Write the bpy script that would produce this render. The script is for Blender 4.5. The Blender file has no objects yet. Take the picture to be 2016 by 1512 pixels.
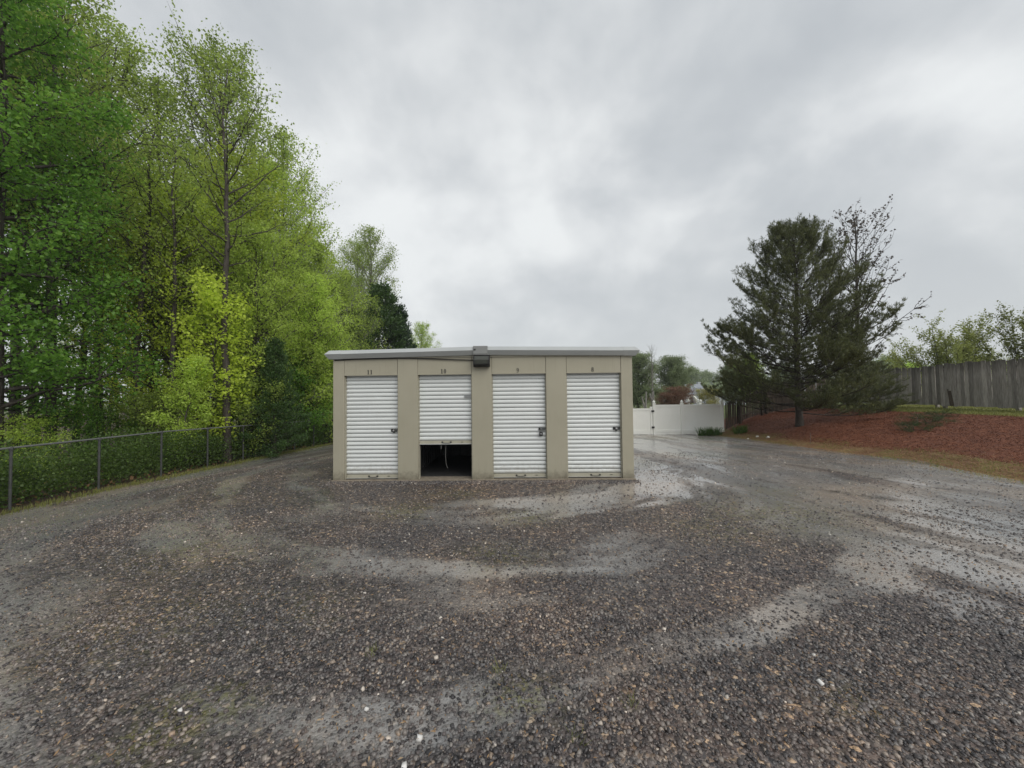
import bpy, bmesh, math, random
import numpy as np
from mathutils import Vector, Matrix

random.seed(7)
RNG = np.random.default_rng(11)
scene = bpy.context.scene
COL = scene.collection

# ------------------------------------------------------------------ camera
CAM = (0.7765, -7.8531, 1.7202)
YAW, PITCH, ROLL = -0.0197, 0.0265, -0.0109
cam_data = bpy.data.cameras.new("camera")
cam = bpy.data.objects.new("camera", cam_data)
COL.objects.link(cam)
cam_data.sensor_width = 36.0
cam_data.lens = 757.0 / 2016.0 * 36.0
cam_data.clip_start = 0.05
cam_data.clip_end = 3000.0
fw = Vector((math.sin(YAW) * math.cos(PITCH), math.cos(YAW) * math.cos(PITCH), math.sin(PITCH)))
rt = Vector((math.cos(YAW), -math.sin(YAW), 0))
upv = rt.cross(fw)
r2 = math.cos(ROLL) * rt + math.sin(ROLL) * upv
u2 = -math.sin(ROLL) * rt + math.cos(ROLL) * upv
M3 = Matrix((r2, u2, -fw)).transposed()
cam.matrix_world = Matrix.Translation(CAM) @ M3.to_4x4()
scene.camera = cam

# ------------------------------------------------------------------ world, sun, exposure
SUN_EL, SUN_AZ = math.radians(42), math.radians(141)      # azimuth measured from +Y clockwise
world = bpy.data.worlds.new("World")
scene.world = world
world.use_nodes = True
nt = world.node_tree
nt.nodes.clear()
N = nt.nodes.new
L = nt.links.new
out = N("ShaderNodeOutputWorld")
sky = N("ShaderNodeTexSky")
sky.sky_type = 'NISHITA'
sky.sun_disc = False
sky.sun_elevation = SUN_EL
sky.sun_rotation = SUN_AZ
bg_sky = N("ShaderNodeBackground"); bg_sky.inputs[1].default_value = 0.08
L(sky.outputs[0], bg_sky.inputs[0])
tc = N("ShaderNodeTexCoord")
sep = N("ShaderNodeSeparateXYZ"); L(tc.outputs["Generated"], sep.inputs[0])
zc = N("ShaderNodeMath"); zc.operation = 'MAXIMUM'; L(sep.outputs[2], zc.inputs[0]); zc.inputs[1].default_value = 0.0
za = N("ShaderNodeMath"); za.operation = 'ADD'; L(zc.outputs[0], za.inputs[0]); za.inputs[1].default_value = 0.62
dx = N("ShaderNodeMath"); dx.operation = 'DIVIDE'; L(sep.outputs[0], dx.inputs[0]); L(za.outputs[0], dx.inputs[1])
dy = N("ShaderNodeMath"); dy.operation = 'DIVIDE'; L(sep.outputs[1], dy.inputs[0]); L(za.outputs[0], dy.inputs[1])
cmb = N("ShaderNodeCombineXYZ"); L(dx.outputs[0], cmb.inputs[0]); L(dy.outputs[0], cmb.inputs[1]); cmb.inputs[2].default_value = 3.1
n1 = N("ShaderNodeTexNoise"); n1.inputs["Scale"].default_value = 1.7; n1.inputs["Detail"].default_value = 3.5
n1.inputs["Roughness"].default_value = 0.5; n1.inputs["Distortion"].default_value = 0.0
L(cmb.outputs[0], n1.inputs["Vector"])
n2 = N("ShaderNodeTexNoise"); n2.inputs["Scale"].default_value = 4.6; n2.inputs["Detail"].default_value = 5.0
n2.inputs["Roughness"].default_value = 0.52; n2.inputs["Distortion"].default_value = 0.15
L(cmb.outputs[0], n2.inputs["Vector"])
mixn = N("ShaderNodeMath"); mixn.operation = 'MULTIPLY_ADD'
L(n2.outputs[0], mixn.inputs[0]); mixn.inputs[1].default_value = 0.42
sc1 = N("ShaderNodeMath"); sc1.operation = 'MULTIPLY'; L(n1.outputs[0], sc1.inputs[0]); sc1.inputs[1].default_value = 0.58
L(sc1.outputs[0], mixn.inputs[2])
ramp = N("ShaderNodeValToRGB")
cr = ramp.color_ramp
cr.interpolation = 'B_SPLINE'
cr.elements[0].position = 0.385; cr.elements[0].color = (0.35, 0.37, 0.39, 1)
cr.elements[1].position = 0.63; cr.elements[1].color = (0.62, 0.635, 0.635, 1)
e = cr.elements.new(0.47); e.color = (0.41, 0.43, 0.445, 1)
e = cr.elements.new(0.54); e.color = (0.49, 0.505, 0.515, 1)
L(mixn.outputs[0], ramp.inputs[0])
# a paler, slightly warmer belt of cloud low over the horizon, all the way round
hz = N("ShaderNodeMapRange"); L(zc.outputs[0], hz.inputs[0])
hz.inputs[1].default_value = 0.0; hz.inputs[2].default_value = 0.42; hz.inputs[3].default_value = 0.5; hz.inputs[4].default_value = 0.0
hm = N("ShaderNodeMixRGB"); L(hz.outputs[0], hm.inputs[0]); L(ramp.outputs[0], hm.inputs[1]); hm.inputs[2].default_value = (0.53, 0.54, 0.53, 1)
bg_cl = N("ShaderNodeBackground"); bg_cl.inputs[1].default_value = 1.0
L(hm.outputs[0], bg_cl.inputs[0])
mx = N("ShaderNodeMixShader"); mx.inputs[0].default_value = 0.94
L(bg_sky.outputs[0], mx.inputs[1]); L(bg_cl.outputs[0], mx.inputs[2]); L(mx.outputs[0], out.inputs[0])

sun_data = bpy.data.lights.new("sun", 'SUN')
sun_data.energy = 1.5
sun_data.angle = math.radians(50)
sun_data.color = (1.0, 0.97, 0.92)
sun = bpy.data.objects.new("sun", sun_data)
COL.objects.link(sun)
sdir = Vector((math.sin(SUN_AZ) * math.cos(SUN_EL), math.cos(SUN_AZ) * math.cos(SUN_EL), math.sin(SUN_EL)))
sun.rotation_euler = sdir.to_track_quat('Z', 'Y').to_euler()

scene.view_settings.view_transform = 'Standard'
scene.view_settings.look = 'None'
scene.view_settings.exposure = 0.58
scene.view_settings.gamma = 1.0
scene.view_settings.use_curve_mapping = False

# ------------------------------------------------------------------ helpers
def polar(t, d):
    """place at distance d along the bearing t (tangent right of the viewing axis)"""
    return CAM[0] + d * (t - 0.0197), CAM[1] + d * (1 + 0.0197 * t)

def px(p):
    return (p - 1008.0) / 757.0

def tag(o, label=None, cat=None, group=None, kind=None):
    if label: o["label"] = label
    if cat: o["category"] = cat
    if group: o["group"] = group
    if kind: o["kind"] = kind
    return o

def link(name, me, parent=None, mats=None, smooth=False):
    o = bpy.data.objects.new(name, me)
    COL.objects.link(o)
    if parent: o.parent = parent
    if mats is not None:
        for m in (mats if isinstance(mats, (list, tuple)) else [mats]):
            me.materials.append(m)
    if smooth:
        me.polygons.foreach_set("use_smooth", [True] * len(me.polygons))
    return o

def empty(name, loc=(0, 0, 0), rz=0.0):
    o = bpy.data.objects.new(name, None)
    COL.objects.link(o)
    o.location = loc
    o.rotation_euler = (0, 0, rz)
    o.empty_display_size = 0.2
    return o

def np_mesh(name, v, f):
    """v (n,3), f (m,k): one mesh with m k-gons"""
    me = bpy.data.meshes.new(name)
    v = np.ascontiguousarray(v, dtype=np.float32)
    f = np.ascontiguousarray(f, dtype=np.int32)
    m, k = f.shape
    me.vertices.add(len(v)); me.vertices.foreach_set("co", v.ravel())
    me.loops.add(m * k); me.loops.foreach_set("vertex_index", f.ravel())
    me.polygons.add(m)
    me.polygons.foreach_set("loop_start", np.arange(0, m * k, k, dtype=np.int32))
    me.update(calc_edges=True)
    return me

class MB:
    """collects boxes, tubes, prisms and lathes into one mesh"""
    def __init__(self):
        self.v = []; self.f = []
    def add(self, vs, fs):
        b = len(self.v)
        self.v += [tuple(p) for p in vs]
        self.f += [tuple(i + b for i in q) for q in fs]
        return self
    def box(self, x0, x1, y0, y1, z0, z1, M=None):
        vs = [(x0, y0, z0), (x1, y0, z0), (x1, y1, z0), (x0, y1, z0), (x0, y0, z1), (x1, y0, z1), (x1, y1, z1), (x0, y1, z1)]
        if M is not None: vs = [tuple(M @ Vector(p)) for p in vs]
        return self.add(vs, [(0, 3, 2, 1), (4, 5, 6, 7), (0, 1, 5, 4), (1, 2, 6, 5), (2, 3, 7, 6), (3, 0, 4, 7)])
    def tube(self, pts, r, n=8, cap=True):
        pts = [Vector(p) for p in pts]
        rs = r if isinstance(r, (list, tuple)) else [r] * len(pts)
        vs = []; fs = []
        ref = Vector((0.3, 0.2, 1)).normalized()
        for i, p in enumerate(pts):
            a = pts[max(i - 1, 0)]; b = pts[min(i + 1, len(pts) - 1)]
            d = (b - a).normalized()
            s = d.cross(ref)
            if s.length < 0.05: s = d.cross(Vector((1, 0, 0)))
            s.normalize(); t = s.cross(d)
            for k in range(n):
                an = 2 * math.pi * k / n
                vs.append(p + (s * math.cos(an) + t * math.sin(an)) * rs[i])
        for i in range(len(pts) - 1):
            for k in range(n):
                a = i * n + k; b = i * n + (k + 1) % n
                fs.append((a, b, b + n, a + n))
        if cap:
            fs.append(tuple(range(n))[::-1]); fs.append(tuple(range((len(pts) - 1) * n, len(pts) * n)))
        return self.add(vs, fs)
    def prism(self, prof, x0, x1):
        """closed profile in (y, z), extruded along x"""
        n = len(prof)
        vs = [(x0, a, b) for a, b in prof] + [(x1, a, b) for a, b in prof]
        fs = [(i, (i + 1) % n, (i + 1) % n + n, i + n) for i in range(n)]
        fs += [tuple(range(n))[::-1], tuple(range(n, 2 * n))]
        return self.add(vs, fs)
    def lathe(self, prof, cx, cy, n=12):
        vs = []; fs = []
        for r, z in prof:
            for k in range(n):
                an = 2 * math.pi * k / n
                vs.append((cx + r * math.cos(an), cy + r * math.sin(an), z))
        for i in range(len(prof) - 1):
            for k in range(n):
                a = i * n + k; b = i * n + (k + 1) % n
                fs.append((a, b, b + n, a + n))
        return self.add(vs, fs)
    def build(self, name, mat, parent=None, bevel=0.0, smooth=False):
        me = bpy.data.meshes.new(name)
        me.from_pydata(self.v, [], self.f)
        bm = bmesh.new(); bm.from_mesh(me)
        bmesh.ops.recalc_face_normals(bm, faces=bm.faces)
        if bevel > 0:
            bmesh.ops.bevel(bm, geom=[e for e in bm.edges if e.calc_face_angle(0) > 0.5], offset=bevel, segments=1, affect='EDGES')
        bm.to_mesh(me); bm.free()
        return link(name, me, parent, mat, smooth)

def smoothstep(a, b, x):
    t = np.clip((x - a) / (b - a), 0, 1)
    return t * t * (3 - 2 * t)

def vnoise(x, y, seed):
    xi = np.floor(x).astype(np.int64); yi = np.floor(y).astype(np.int64)
    xf = x - xi; yf = y - yi
    def h(a, b):
        n = (a * 374761393 + b * 668265263 + seed * 974634777) & 0xFFFFFFFF
        n = ((n ^ (n >> 13)) * 1274126177) & 0xFFFFFFFF
        n = n ^ (n >> 16)
        return (n & 0xFFFFFF) / float(0xFFFFFF)
    u = xf * xf * (3 - 2 * xf); v = yf * yf * (3 - 2 * yf)
    return (h(xi, yi) * (1 - u) + h(xi + 1, yi) * u) * (1 - v) + (h(xi, yi + 1) * (1 - u) + h(xi + 1, yi + 1) * u) * v

def fbm(x, y, seed, octv=4):
    s = 0; a = 0.5; t = 0
    for k in range(octv):
        s = s + a * vnoise(x * 2 ** k, y * 2 ** k, seed + k * 17); t += a; a *= 0.5
    return s / t

# ------------------------------------------------------------------ materials
def mat(name, color=(0.5, 0.5, 0.5), rough=0.6, metal=0.0, spec=0.5):
    m = bpy.data.materials.new(name); m.use_nodes = True
    b = m.node_tree.nodes["Principled BSDF"]
    b.inputs["Base Color"].default_value = (*color, 1)
    b.inputs["Roughness"].default_value = rough
    b.inputs["Metallic"].default_value = metal
    b.inputs["Specular IOR Level"].default_value = spec
    return m

def nodes(m):
    return m.node_tree.nodes, m.node_tree.links, m.node_tree.nodes["Principled BSDF"]

def noise_node(n, l, scale, detail=4, rough=0.6, vec=None, stretch=None, coord="Object"):
    tex = n.new("ShaderNodeTexNoise")
    tex.inputs["Scale"].default_value = scale; tex.inputs["Detail"].default_value = detail; tex.inputs["Roughness"].default_value = rough
    if vec is None:
        t = n.new("ShaderNodeTexCoord"); vec = t.outputs[coord]
    if stretch:
        mp = n.new("ShaderNodeMapping"); mp.inputs["Scale"].default_value = stretch
        l.new(vec, mp.inputs[0]); vec = mp.outputs[0]
    l.new(vec, tex.inputs["Vector"])
    return tex

def ramp_node(n, l, src, stops):
    r = n.new("ShaderNodeValToRGB")
    cr = r.color_ramp
    cr.elements[0].position = stops[0][0]; cr.elements[0].color = (*stops[0][1], 1)
    cr.elements[1].position = stops[-1][0]; cr.elements[1].color = (*stops[-1][1], 1)
    for p, c in stops[1:-1]:
        q = cr.elements.new(p); q.color = (*c, 1)
    l.new(src, r.inputs[0])
    return r

def varied(name, stops, scale, rough=0.7, detail=5, stretch=None, bump=0.0, bscale=None, metal=0.0, spec=0.4, rrange=None):
    m = mat(name, stops[0][1], rough, metal, spec)
    n, l, b = nodes(m)
    t = noise_node(n, l, scale, detail, 0.6, stretch=stretch)
    r = ramp_node(n, l, t.outputs[0], stops)
    l.new(r.outputs[0], b.inputs["Base Color"])
    if bump > 0:
        t2 = noise_node(n, l, bscale or scale * 4, 4, 0.6, stretch=stretch)
        bp = n.new("ShaderNodeBump"); bp.inputs["Strength"].default_value = bump; bp.inputs["Distance"].default_value = 0.02
        l.new(t2.outputs[0], bp.inputs["Height"]); l.new(bp.outputs[0], b.inputs["Normal"])
    if rrange:
        mr = n.new("ShaderNodeMapRange"); mr.inputs[1].default_value = 0.3; mr.inputs[2].default_value = 0.7
        mr.inputs[3].default_value, mr.inputs[4].default_value = rrange
        l.new(t.outputs[0], mr.inputs[0]); l.new(mr.outputs[0], b.inputs["Roughness"])
    return m

def leaf_mat(name, stops, trans=0.4, rough=0.5, vary=0.25, tsat=1.6):
    """leaves: random colour per leaf, light passing through"""
    m = bpy.data.materials.new(name); m.use_nodes = True
    n = m.node_tree.nodes; l = m.node_tree.links
    b = n["Principled BSDF"]; o = n["Material Output"]
    g = n.new("ShaderNodeNewGeometry")
    oi = n.new("ShaderNodeObjectInfo")
    ns = noise_node(n, l, 0.55, 3, 0.6)
    a = n.new("ShaderNodeMath"); a.operation = 'MULTIPLY_ADD'; l.new(g.outputs["Random Per Island"], a.inputs[0]); a.inputs[1].default_value = 0.40
    c = n.new("ShaderNodeMath"); c.operation = 'MULTIPLY'; l.new(ns.outputs[0], c.inputs[0]); c.inputs[1].default_value = 0.62
    l.new(c.outputs[0], a.inputs[2])
    r = ramp_node(n, l, a.outputs[0], stops)
    hs = n.new("ShaderNodeHueSaturation")
    mr = n.new("ShaderNodeMapRange"); mr.inputs[3].default_value = 1 - vary; mr.inputs[4].default_value = 1 + vary
    l.new(oi.outputs["Random"], mr.inputs[0]); l.new(mr.outputs[0], hs.inputs["Value"])
    l.new(r.outputs[0], hs.inputs["Color"])
    l.new(hs.outputs[0], b.inputs["Base Color"])
    b.inputs["Roughness"].default_value = rough; b.inputs["Specular IOR Level"].default_value = 0.35
    tr = n.new("ShaderNodeBsdfTranslucent")
    h2 = n.new("ShaderNodeHueSaturation"); h2.inputs["Value"].default_value = tsat; h2.inputs["Saturation"].default_value = 1.0
    h2.inputs["Hue"].default_value = 0.498
    l.new(hs.outputs[0], h2.inputs["Color"]); l.new(h2.outputs[0], tr.inputs[0])
    mx = n.new("ShaderNodeMixShader"); mx.inputs[0].default_value = trans
    l.new(b.outputs[0], mx.inputs[1]); l.new(tr.outputs[0], mx.inputs[2]); l.new(mx.outputs[0], o.inputs[0])
    return m

M = {}
M["bark"] = varied("bark", [(0.3, (0.02, 0.016, 0.012)), (0.5, (0.045, 0.037, 0.03)), (0.72, (0.085, 0.075, 0.065))], 6, 0.85, stretch=(3, 3, 0.5), bump=0.6, bscale=14)
M["bark_pale"] = varied("bark_pale", [(0.3, (0.10, 0.095, 0.085)), (0.5, (0.17, 0.16, 0.145)), (0.72, (0.26, 0.25, 0.23))], 5, 0.8, stretch=(3, 3, 0.6), bump=0.4, bscale=12)
M["leaf_dark"] = leaf_mat("leaf_dark", [(0.2, (0.045, 0.115, 0.015)), (0.5, (0.10, 0.21, 0.028)), (0.8, (0.18, 0.31, 0.045))], 0.5)
M["leaf_olive"] = leaf_mat("leaf_olive", [(0.2, (0.15, 0.21, 0.04)), (0.5, (0.23, 0.31, 0.06)), (0.8, (0.33, 0.41, 0.09))], 0.52)
M["leaf_bright"] = leaf_mat("leaf_bright", [(0.2, (0.26, 0.35, 0.055)), (0.5, (0.35, 0.46, 0.08)), (0.8, (0.44, 0.56, 0.12))], 0.52)
M["leaf_yellow"] = leaf_mat("leaf_yellow", [(0.2, (0.30, 0.37, 0.04)), (0.5, (0.39, 0.48, 0.06)), (0.8, (0.47, 0.55, 0.09))], 0.52)
M["leaf_red"] = leaf_mat("leaf_red", [(0.15, (0.10, 0.045, 0.032)), (0.5, (0.17, 0.085, 0.055)), (0.85, (0.24, 0.16, 0.09))], 0.3)
M["leaf_gold"] = leaf_mat("leaf_gold", [(0.15, (0.16, 0.16, 0.035)), (0.5, (0.26, 0.24, 0.05)), (0.85, (0.36, 0.32, 0.09))], 0.35)
M["leaf_myrtle"] = leaf_mat("leaf_myrtle", [(0.15, (0.12, 0.12, 0.04)), (0.5, (0.19, 0.22, 0.06)), (0.85, (0.30, 0.32, 0.10))], 0.4)
M["leaf_hazed"] = leaf_mat("leaf_hazed", [(0.15, (0.15, 0.19, 0.10)), (0.5, (0.22, 0.27, 0.14)), (0.85, (0.30, 0.35, 0.19))], 0.45)  # pale greyed greens: distance haze mixed into the leaf colour
M["leaf_cedar"] = leaf_mat("leaf_cedar", [(0.15, (0.010, 0.025, 0.012)), (0.5, (0.022, 0.048, 0.02)), (0.85, (0.045, 0.08, 0.03))], 0.15)
M["leaf_cedar_green"] = leaf_mat("leaf_cedar_green", [(0.15, (0.02, 0.05, 0.012)), (0.5, (0.045, 0.09, 0.022)), (0.85, (0.08, 0.13, 0.035))], 0.25)
M["needle"] = leaf_mat("needle", [(0.15, (0.045, 0.055, 0.024)), (0.5, (0.092, 0.105, 0.042)), (0.8, (0.14, 0.15, 0.062)), (0.92, (0.19, 0.125, 0.06))], 0.25)
M["bud"] = leaf_mat("bud", [(0.15, (0.05, 0.035, 0.03)), (0.5, (0.085, 0.065, 0.05)), (0.85, (0.12, 0.105, 0.07))], 0.2)
M["undergrowth"] = leaf_mat("undergrowth", [(0.15, (0.03, 0.06, 0.012)), (0.5, (0.07, 0.12, 0.022)), (0.85, (0.13, 0.20, 0.04))], 0.4)
M["grass"] = leaf_mat("grass_blade", [(0.15, (0.09, 0.11, 0.03)), (0.5, (0.16, 0.175, 0.045)), (0.85, (0.25, 0.24, 0.08))], 0.3)
M["straw"] = leaf_mat("straw", [(0.15, (0.14, 0.075, 0.035)), (0.5, (0.22, 0.13, 0.06)), (0.85, (0.32, 0.22, 0.11))], 0.1, 0.7)
M["litter"] = leaf_mat("litter", [(0.15, (0.18, 0.09, 0.04)), (0.5, (0.32, 0.20, 0.10)), (0.9, (0.50, 0.38, 0.24))], 0.15, 0.6)
M["chip"] = leaf_mat("bark_chip", [(0.15, (0.045, 0.013, 0.006)), (0.5, (0.105, 0.032, 0.013)), (0.85, (0.18, 0.066, 0.03))], 0.0, 0.75)

M["wall_tan"] = varied("wall_tan", [(0.3, (0.30, 0.28, 0.212)), (0.7, (0.335, 0.312, 0.24))], 1.3, 0.42, bump=0.05, bscale=60, spec=0.4)
def splash(m, h=0.32, col=(0.10, 0.085, 0.06)):
    n, l, b = nodes(m)
    src = b.inputs["Base Color"].links[0].from_socket
    t = n.new("ShaderNodeTexCoord"); sp = n.new("ShaderNodeSeparateXYZ"); l.new(t.outputs["Object"], sp.inputs[0])
    g = noise_node(n, l, 11, 6, 0.7, vec=t.outputs["Object"])
    a = n.new("ShaderNodeMapRange"); a.inputs[1].default_value = 0.0; a.inputs[2].default_value = h; a.inputs[3].default_value = 0.45; a.inputs[4].default_value = -0.25
    l.new(sp.outputs[2], a.inputs[0])
    ad = n.new("ShaderNodeMath"); ad.operation = 'ADD'; l.new(a.outputs[0], ad.inputs[0]); l.new(g.outputs[0], ad.inputs[1])
    r = n.new("ShaderNodeMapRange"); r.inputs[1].default_value = 0.55; r.inputs[2].default_value = 1.0; r.inputs[4].default_value = 0.75; l.new(ad.outputs[0], r.inputs[0])
    st = noise_node(n, l, 4, 5, 0.7, vec=t.outputs["Object"], stretch=(9, 9, 0.5))
    r2 = n.new("ShaderNodeMapRange"); r2.inputs[1].default_value = 0.55; r2.inputs[2].default_value = 0.80; r2.inputs[4].default_value = 0.22; l.new(st.outputs[0], r2.inputs[0])
    mxx = n.new("ShaderNodeMath"); mxx.operation = 'MAXIMUM'; l.new(r.outputs[0], mxx.inputs[0]); l.new(r2.outputs[0], mxx.inputs[1])
    mm = n.new("ShaderNodeMixRGB"); l.new(mxx.outputs[0], mm.inputs[0]); l.new(src, mm.inputs[1]); mm.inputs[2].default_value = (*col, 1)
    l.new(mm.outputs[0], b.inputs["Base Color"])
splash(M["wall_tan"])
M["wall_shadow_gap"] = mat("seam_shade", (0.12, 0.11, 0.085), 0.8)  # dark colour behind the header seams, standing in for their shade
M["door_white"] = varied("door_white", [(0.3, (0.56, 0.58, 0.57)), (0.7, (0.61, 0.63, 0.62))], 2.0, 0.32, spec=0.5, stretch=(1, 1, 3))
splash(M["door_white"], 0.5, (0.30, 0.28, 0.23))
M["door_bar"] = varied("door_bar", [(0.3, (0.30, 0.285, 0.22)), (0.7, (0.38, 0.36, 0.29))], 6, 0.5)
M["galv"] = varied("galvanised", [(0.3, (0.36, 0.37, 0.37)), (0.7, (0.52, 0.53, 0.53))], 14, 0.45, metal=0.6)
M["galv_cap"] = mat("galv_cap", (0.20, 0.205, 0.20), 0.55)
M["galv_rail"] = mat("galv_rail", (0.12, 0.124, 0.12), 0.5)
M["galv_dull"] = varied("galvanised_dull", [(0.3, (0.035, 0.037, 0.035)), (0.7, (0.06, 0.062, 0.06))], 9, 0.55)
M["trim_white"] = varied("trim_white", [(0.3, (0.33, 0.345, 0.345)), (0.7, (0.39, 0.405, 0.40))], 1.5, 0.45)
M["dark_metal"] = mat("dark_metal", (0.03, 0.03, 0.03), 0.4, 0.3)
M["steel"] = mat("steel", (0.42, 0.42, 0.42), 0.3, 0.9)
M["chrome"] = mat("chrome", (0.75, 0.75, 0.75), 0.15, 1.0)
M["black"] = mat("black_plastic", (0.012, 0.012, 0.012), 0.6)
M["lens"] = mat("light_lens", (0.035, 0.038, 0.03), 0.25, 0.0, 0.6)
M["rope"] = mat("rope", (0.16, 0.155, 0.145), 0.8)
M["concrete"] = varied("concrete", [(0.3, (0.14, 0.115, 0.085)), (0.7, (0.24, 0.205, 0.16))], 7, 0.85, bump=0.2)
M["interior"] = mat("interior_steel_and_shade", (0.045, 0.045, 0.045), 0.6, 0.2)
M["vinyl"] = varied("vinyl", [(0.3, (0.80, 0.80, 0.74)), (0.7, (0.86, 0.86, 0.82))], 0.9, 0.35)
M["pane"] = mat("window_glass", (0.03, 0.035, 0.04), 0.1, 0.0, 0.8)
M["white_rock"] = varied("white_rock", [(0.3, (0.5, 0.48, 0.45)), (0.7, (0.7, 0.69, 0.67))], 20, 0.7)

def wood_mat(name, stops, dark_top=True):
    m = mat(name, stops[0][1], 0.85, 0, 0.25)
    n, l, b = nodes(m)
    oi = n.new("ShaderNodeObjectInfo"); t = n.new("ShaderNodeTexCoord")
    ad = n.new("ShaderNodeVectorMath"); ad.operation = 'ADD'
    cb = n.new("ShaderNodeCombineXYZ"); mu = n.new("ShaderNodeMath"); mu.operation = 'MULTIPLY'; mu.inputs[1].default_value = 37.0
    l.new(oi.outputs["Random"], mu.inputs[0]); l.new(mu.outputs[0], cb.inputs[0]); l.new(mu.outputs[0], cb.inputs[2])
    l.new(t.outputs["Object"], ad.inputs[0]); l.new(cb.outputs[0], ad.inputs[1])
    g = noise_node(n, l, 5, 6, 0.65, vec=ad.outputs[0], stretch=(9, 9, 0.7))
    r = ramp_node(n, l, g.outputs[0], stops)
    hs = n.new("ShaderNodeHueSaturation"); mr = n.new("ShaderNodeMapRange"); mr.inputs[3].default_value = 0.62; mr.inputs[4].default_value = 1.25
    l.new(oi.outputs["Random"], mr.inputs[0]); l.new(mr.outputs[0], hs.inputs["Value"]); l.new(r.outputs[0], hs.inputs["Color"])
    # weather stain creeping down from the top end of the board, greenish orange at the foot
    sp = n.new("ShaderNodeSeparateXYZ"); l.new(t.outputs["Generated"], sp.inputs[0])
    st = noise_node(n, l, 3, 4, 0.6, vec=ad.outputs[0], stretch=(6, 6, 0.8))
    sm = n.new("ShaderNodeMath"); sm.operation = 'MULTIPLY_ADD'; l.new(st.outputs[0], sm.inputs[0]); sm.inputs[1].default_value = 0.45; l.new(sp.outputs[2], sm.inputs[2])
    mr2 = n.new("ShaderNodeMapRange"); mr2.inputs[1].default_value = 0.98; mr2.inputs[2].default_value = 1.28; mr2.inputs[3].default_value = 0; mr2.inputs[4].default_value = 0.72
    l.new(sm.outputs[0], mr2.inputs[0])
    mm = n.new("ShaderNodeMixRGB"); l.new(mr2.outputs[0], mm.inputs[0]); l.new(hs.outputs[0], mm.inputs[1]); mm.inputs[2].default_value = (0.045, 0.042, 0.030, 1)
    l.new(mm.outputs[0], b.inputs["Base Color"])
    bp = n.new("ShaderNodeBump"); bp.inputs["Strength"].default_value = 0.4; bp.inputs["Distance"].default_value = 0.01
    l.new(g.outputs[0], bp.inputs["Height"]); l.new(bp.outputs[0], b.inputs["Normal"])
    return m
M["wood_grey"] = wood_mat("weathered_wood", [(0.3, (0.19, 0.17, 0.15)), (0.5, (0.32, 0.30, 0.275)), (0.7, (0.44, 0.415, 0.385))])
M["wood_dark"] = wood_mat("dark_wood", [(0.3, (0.035, 0.027, 0.02)), (0.5, (0.07, 0.055, 0.042)), (0.7, (0.12, 0.10, 0.08))])

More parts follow.
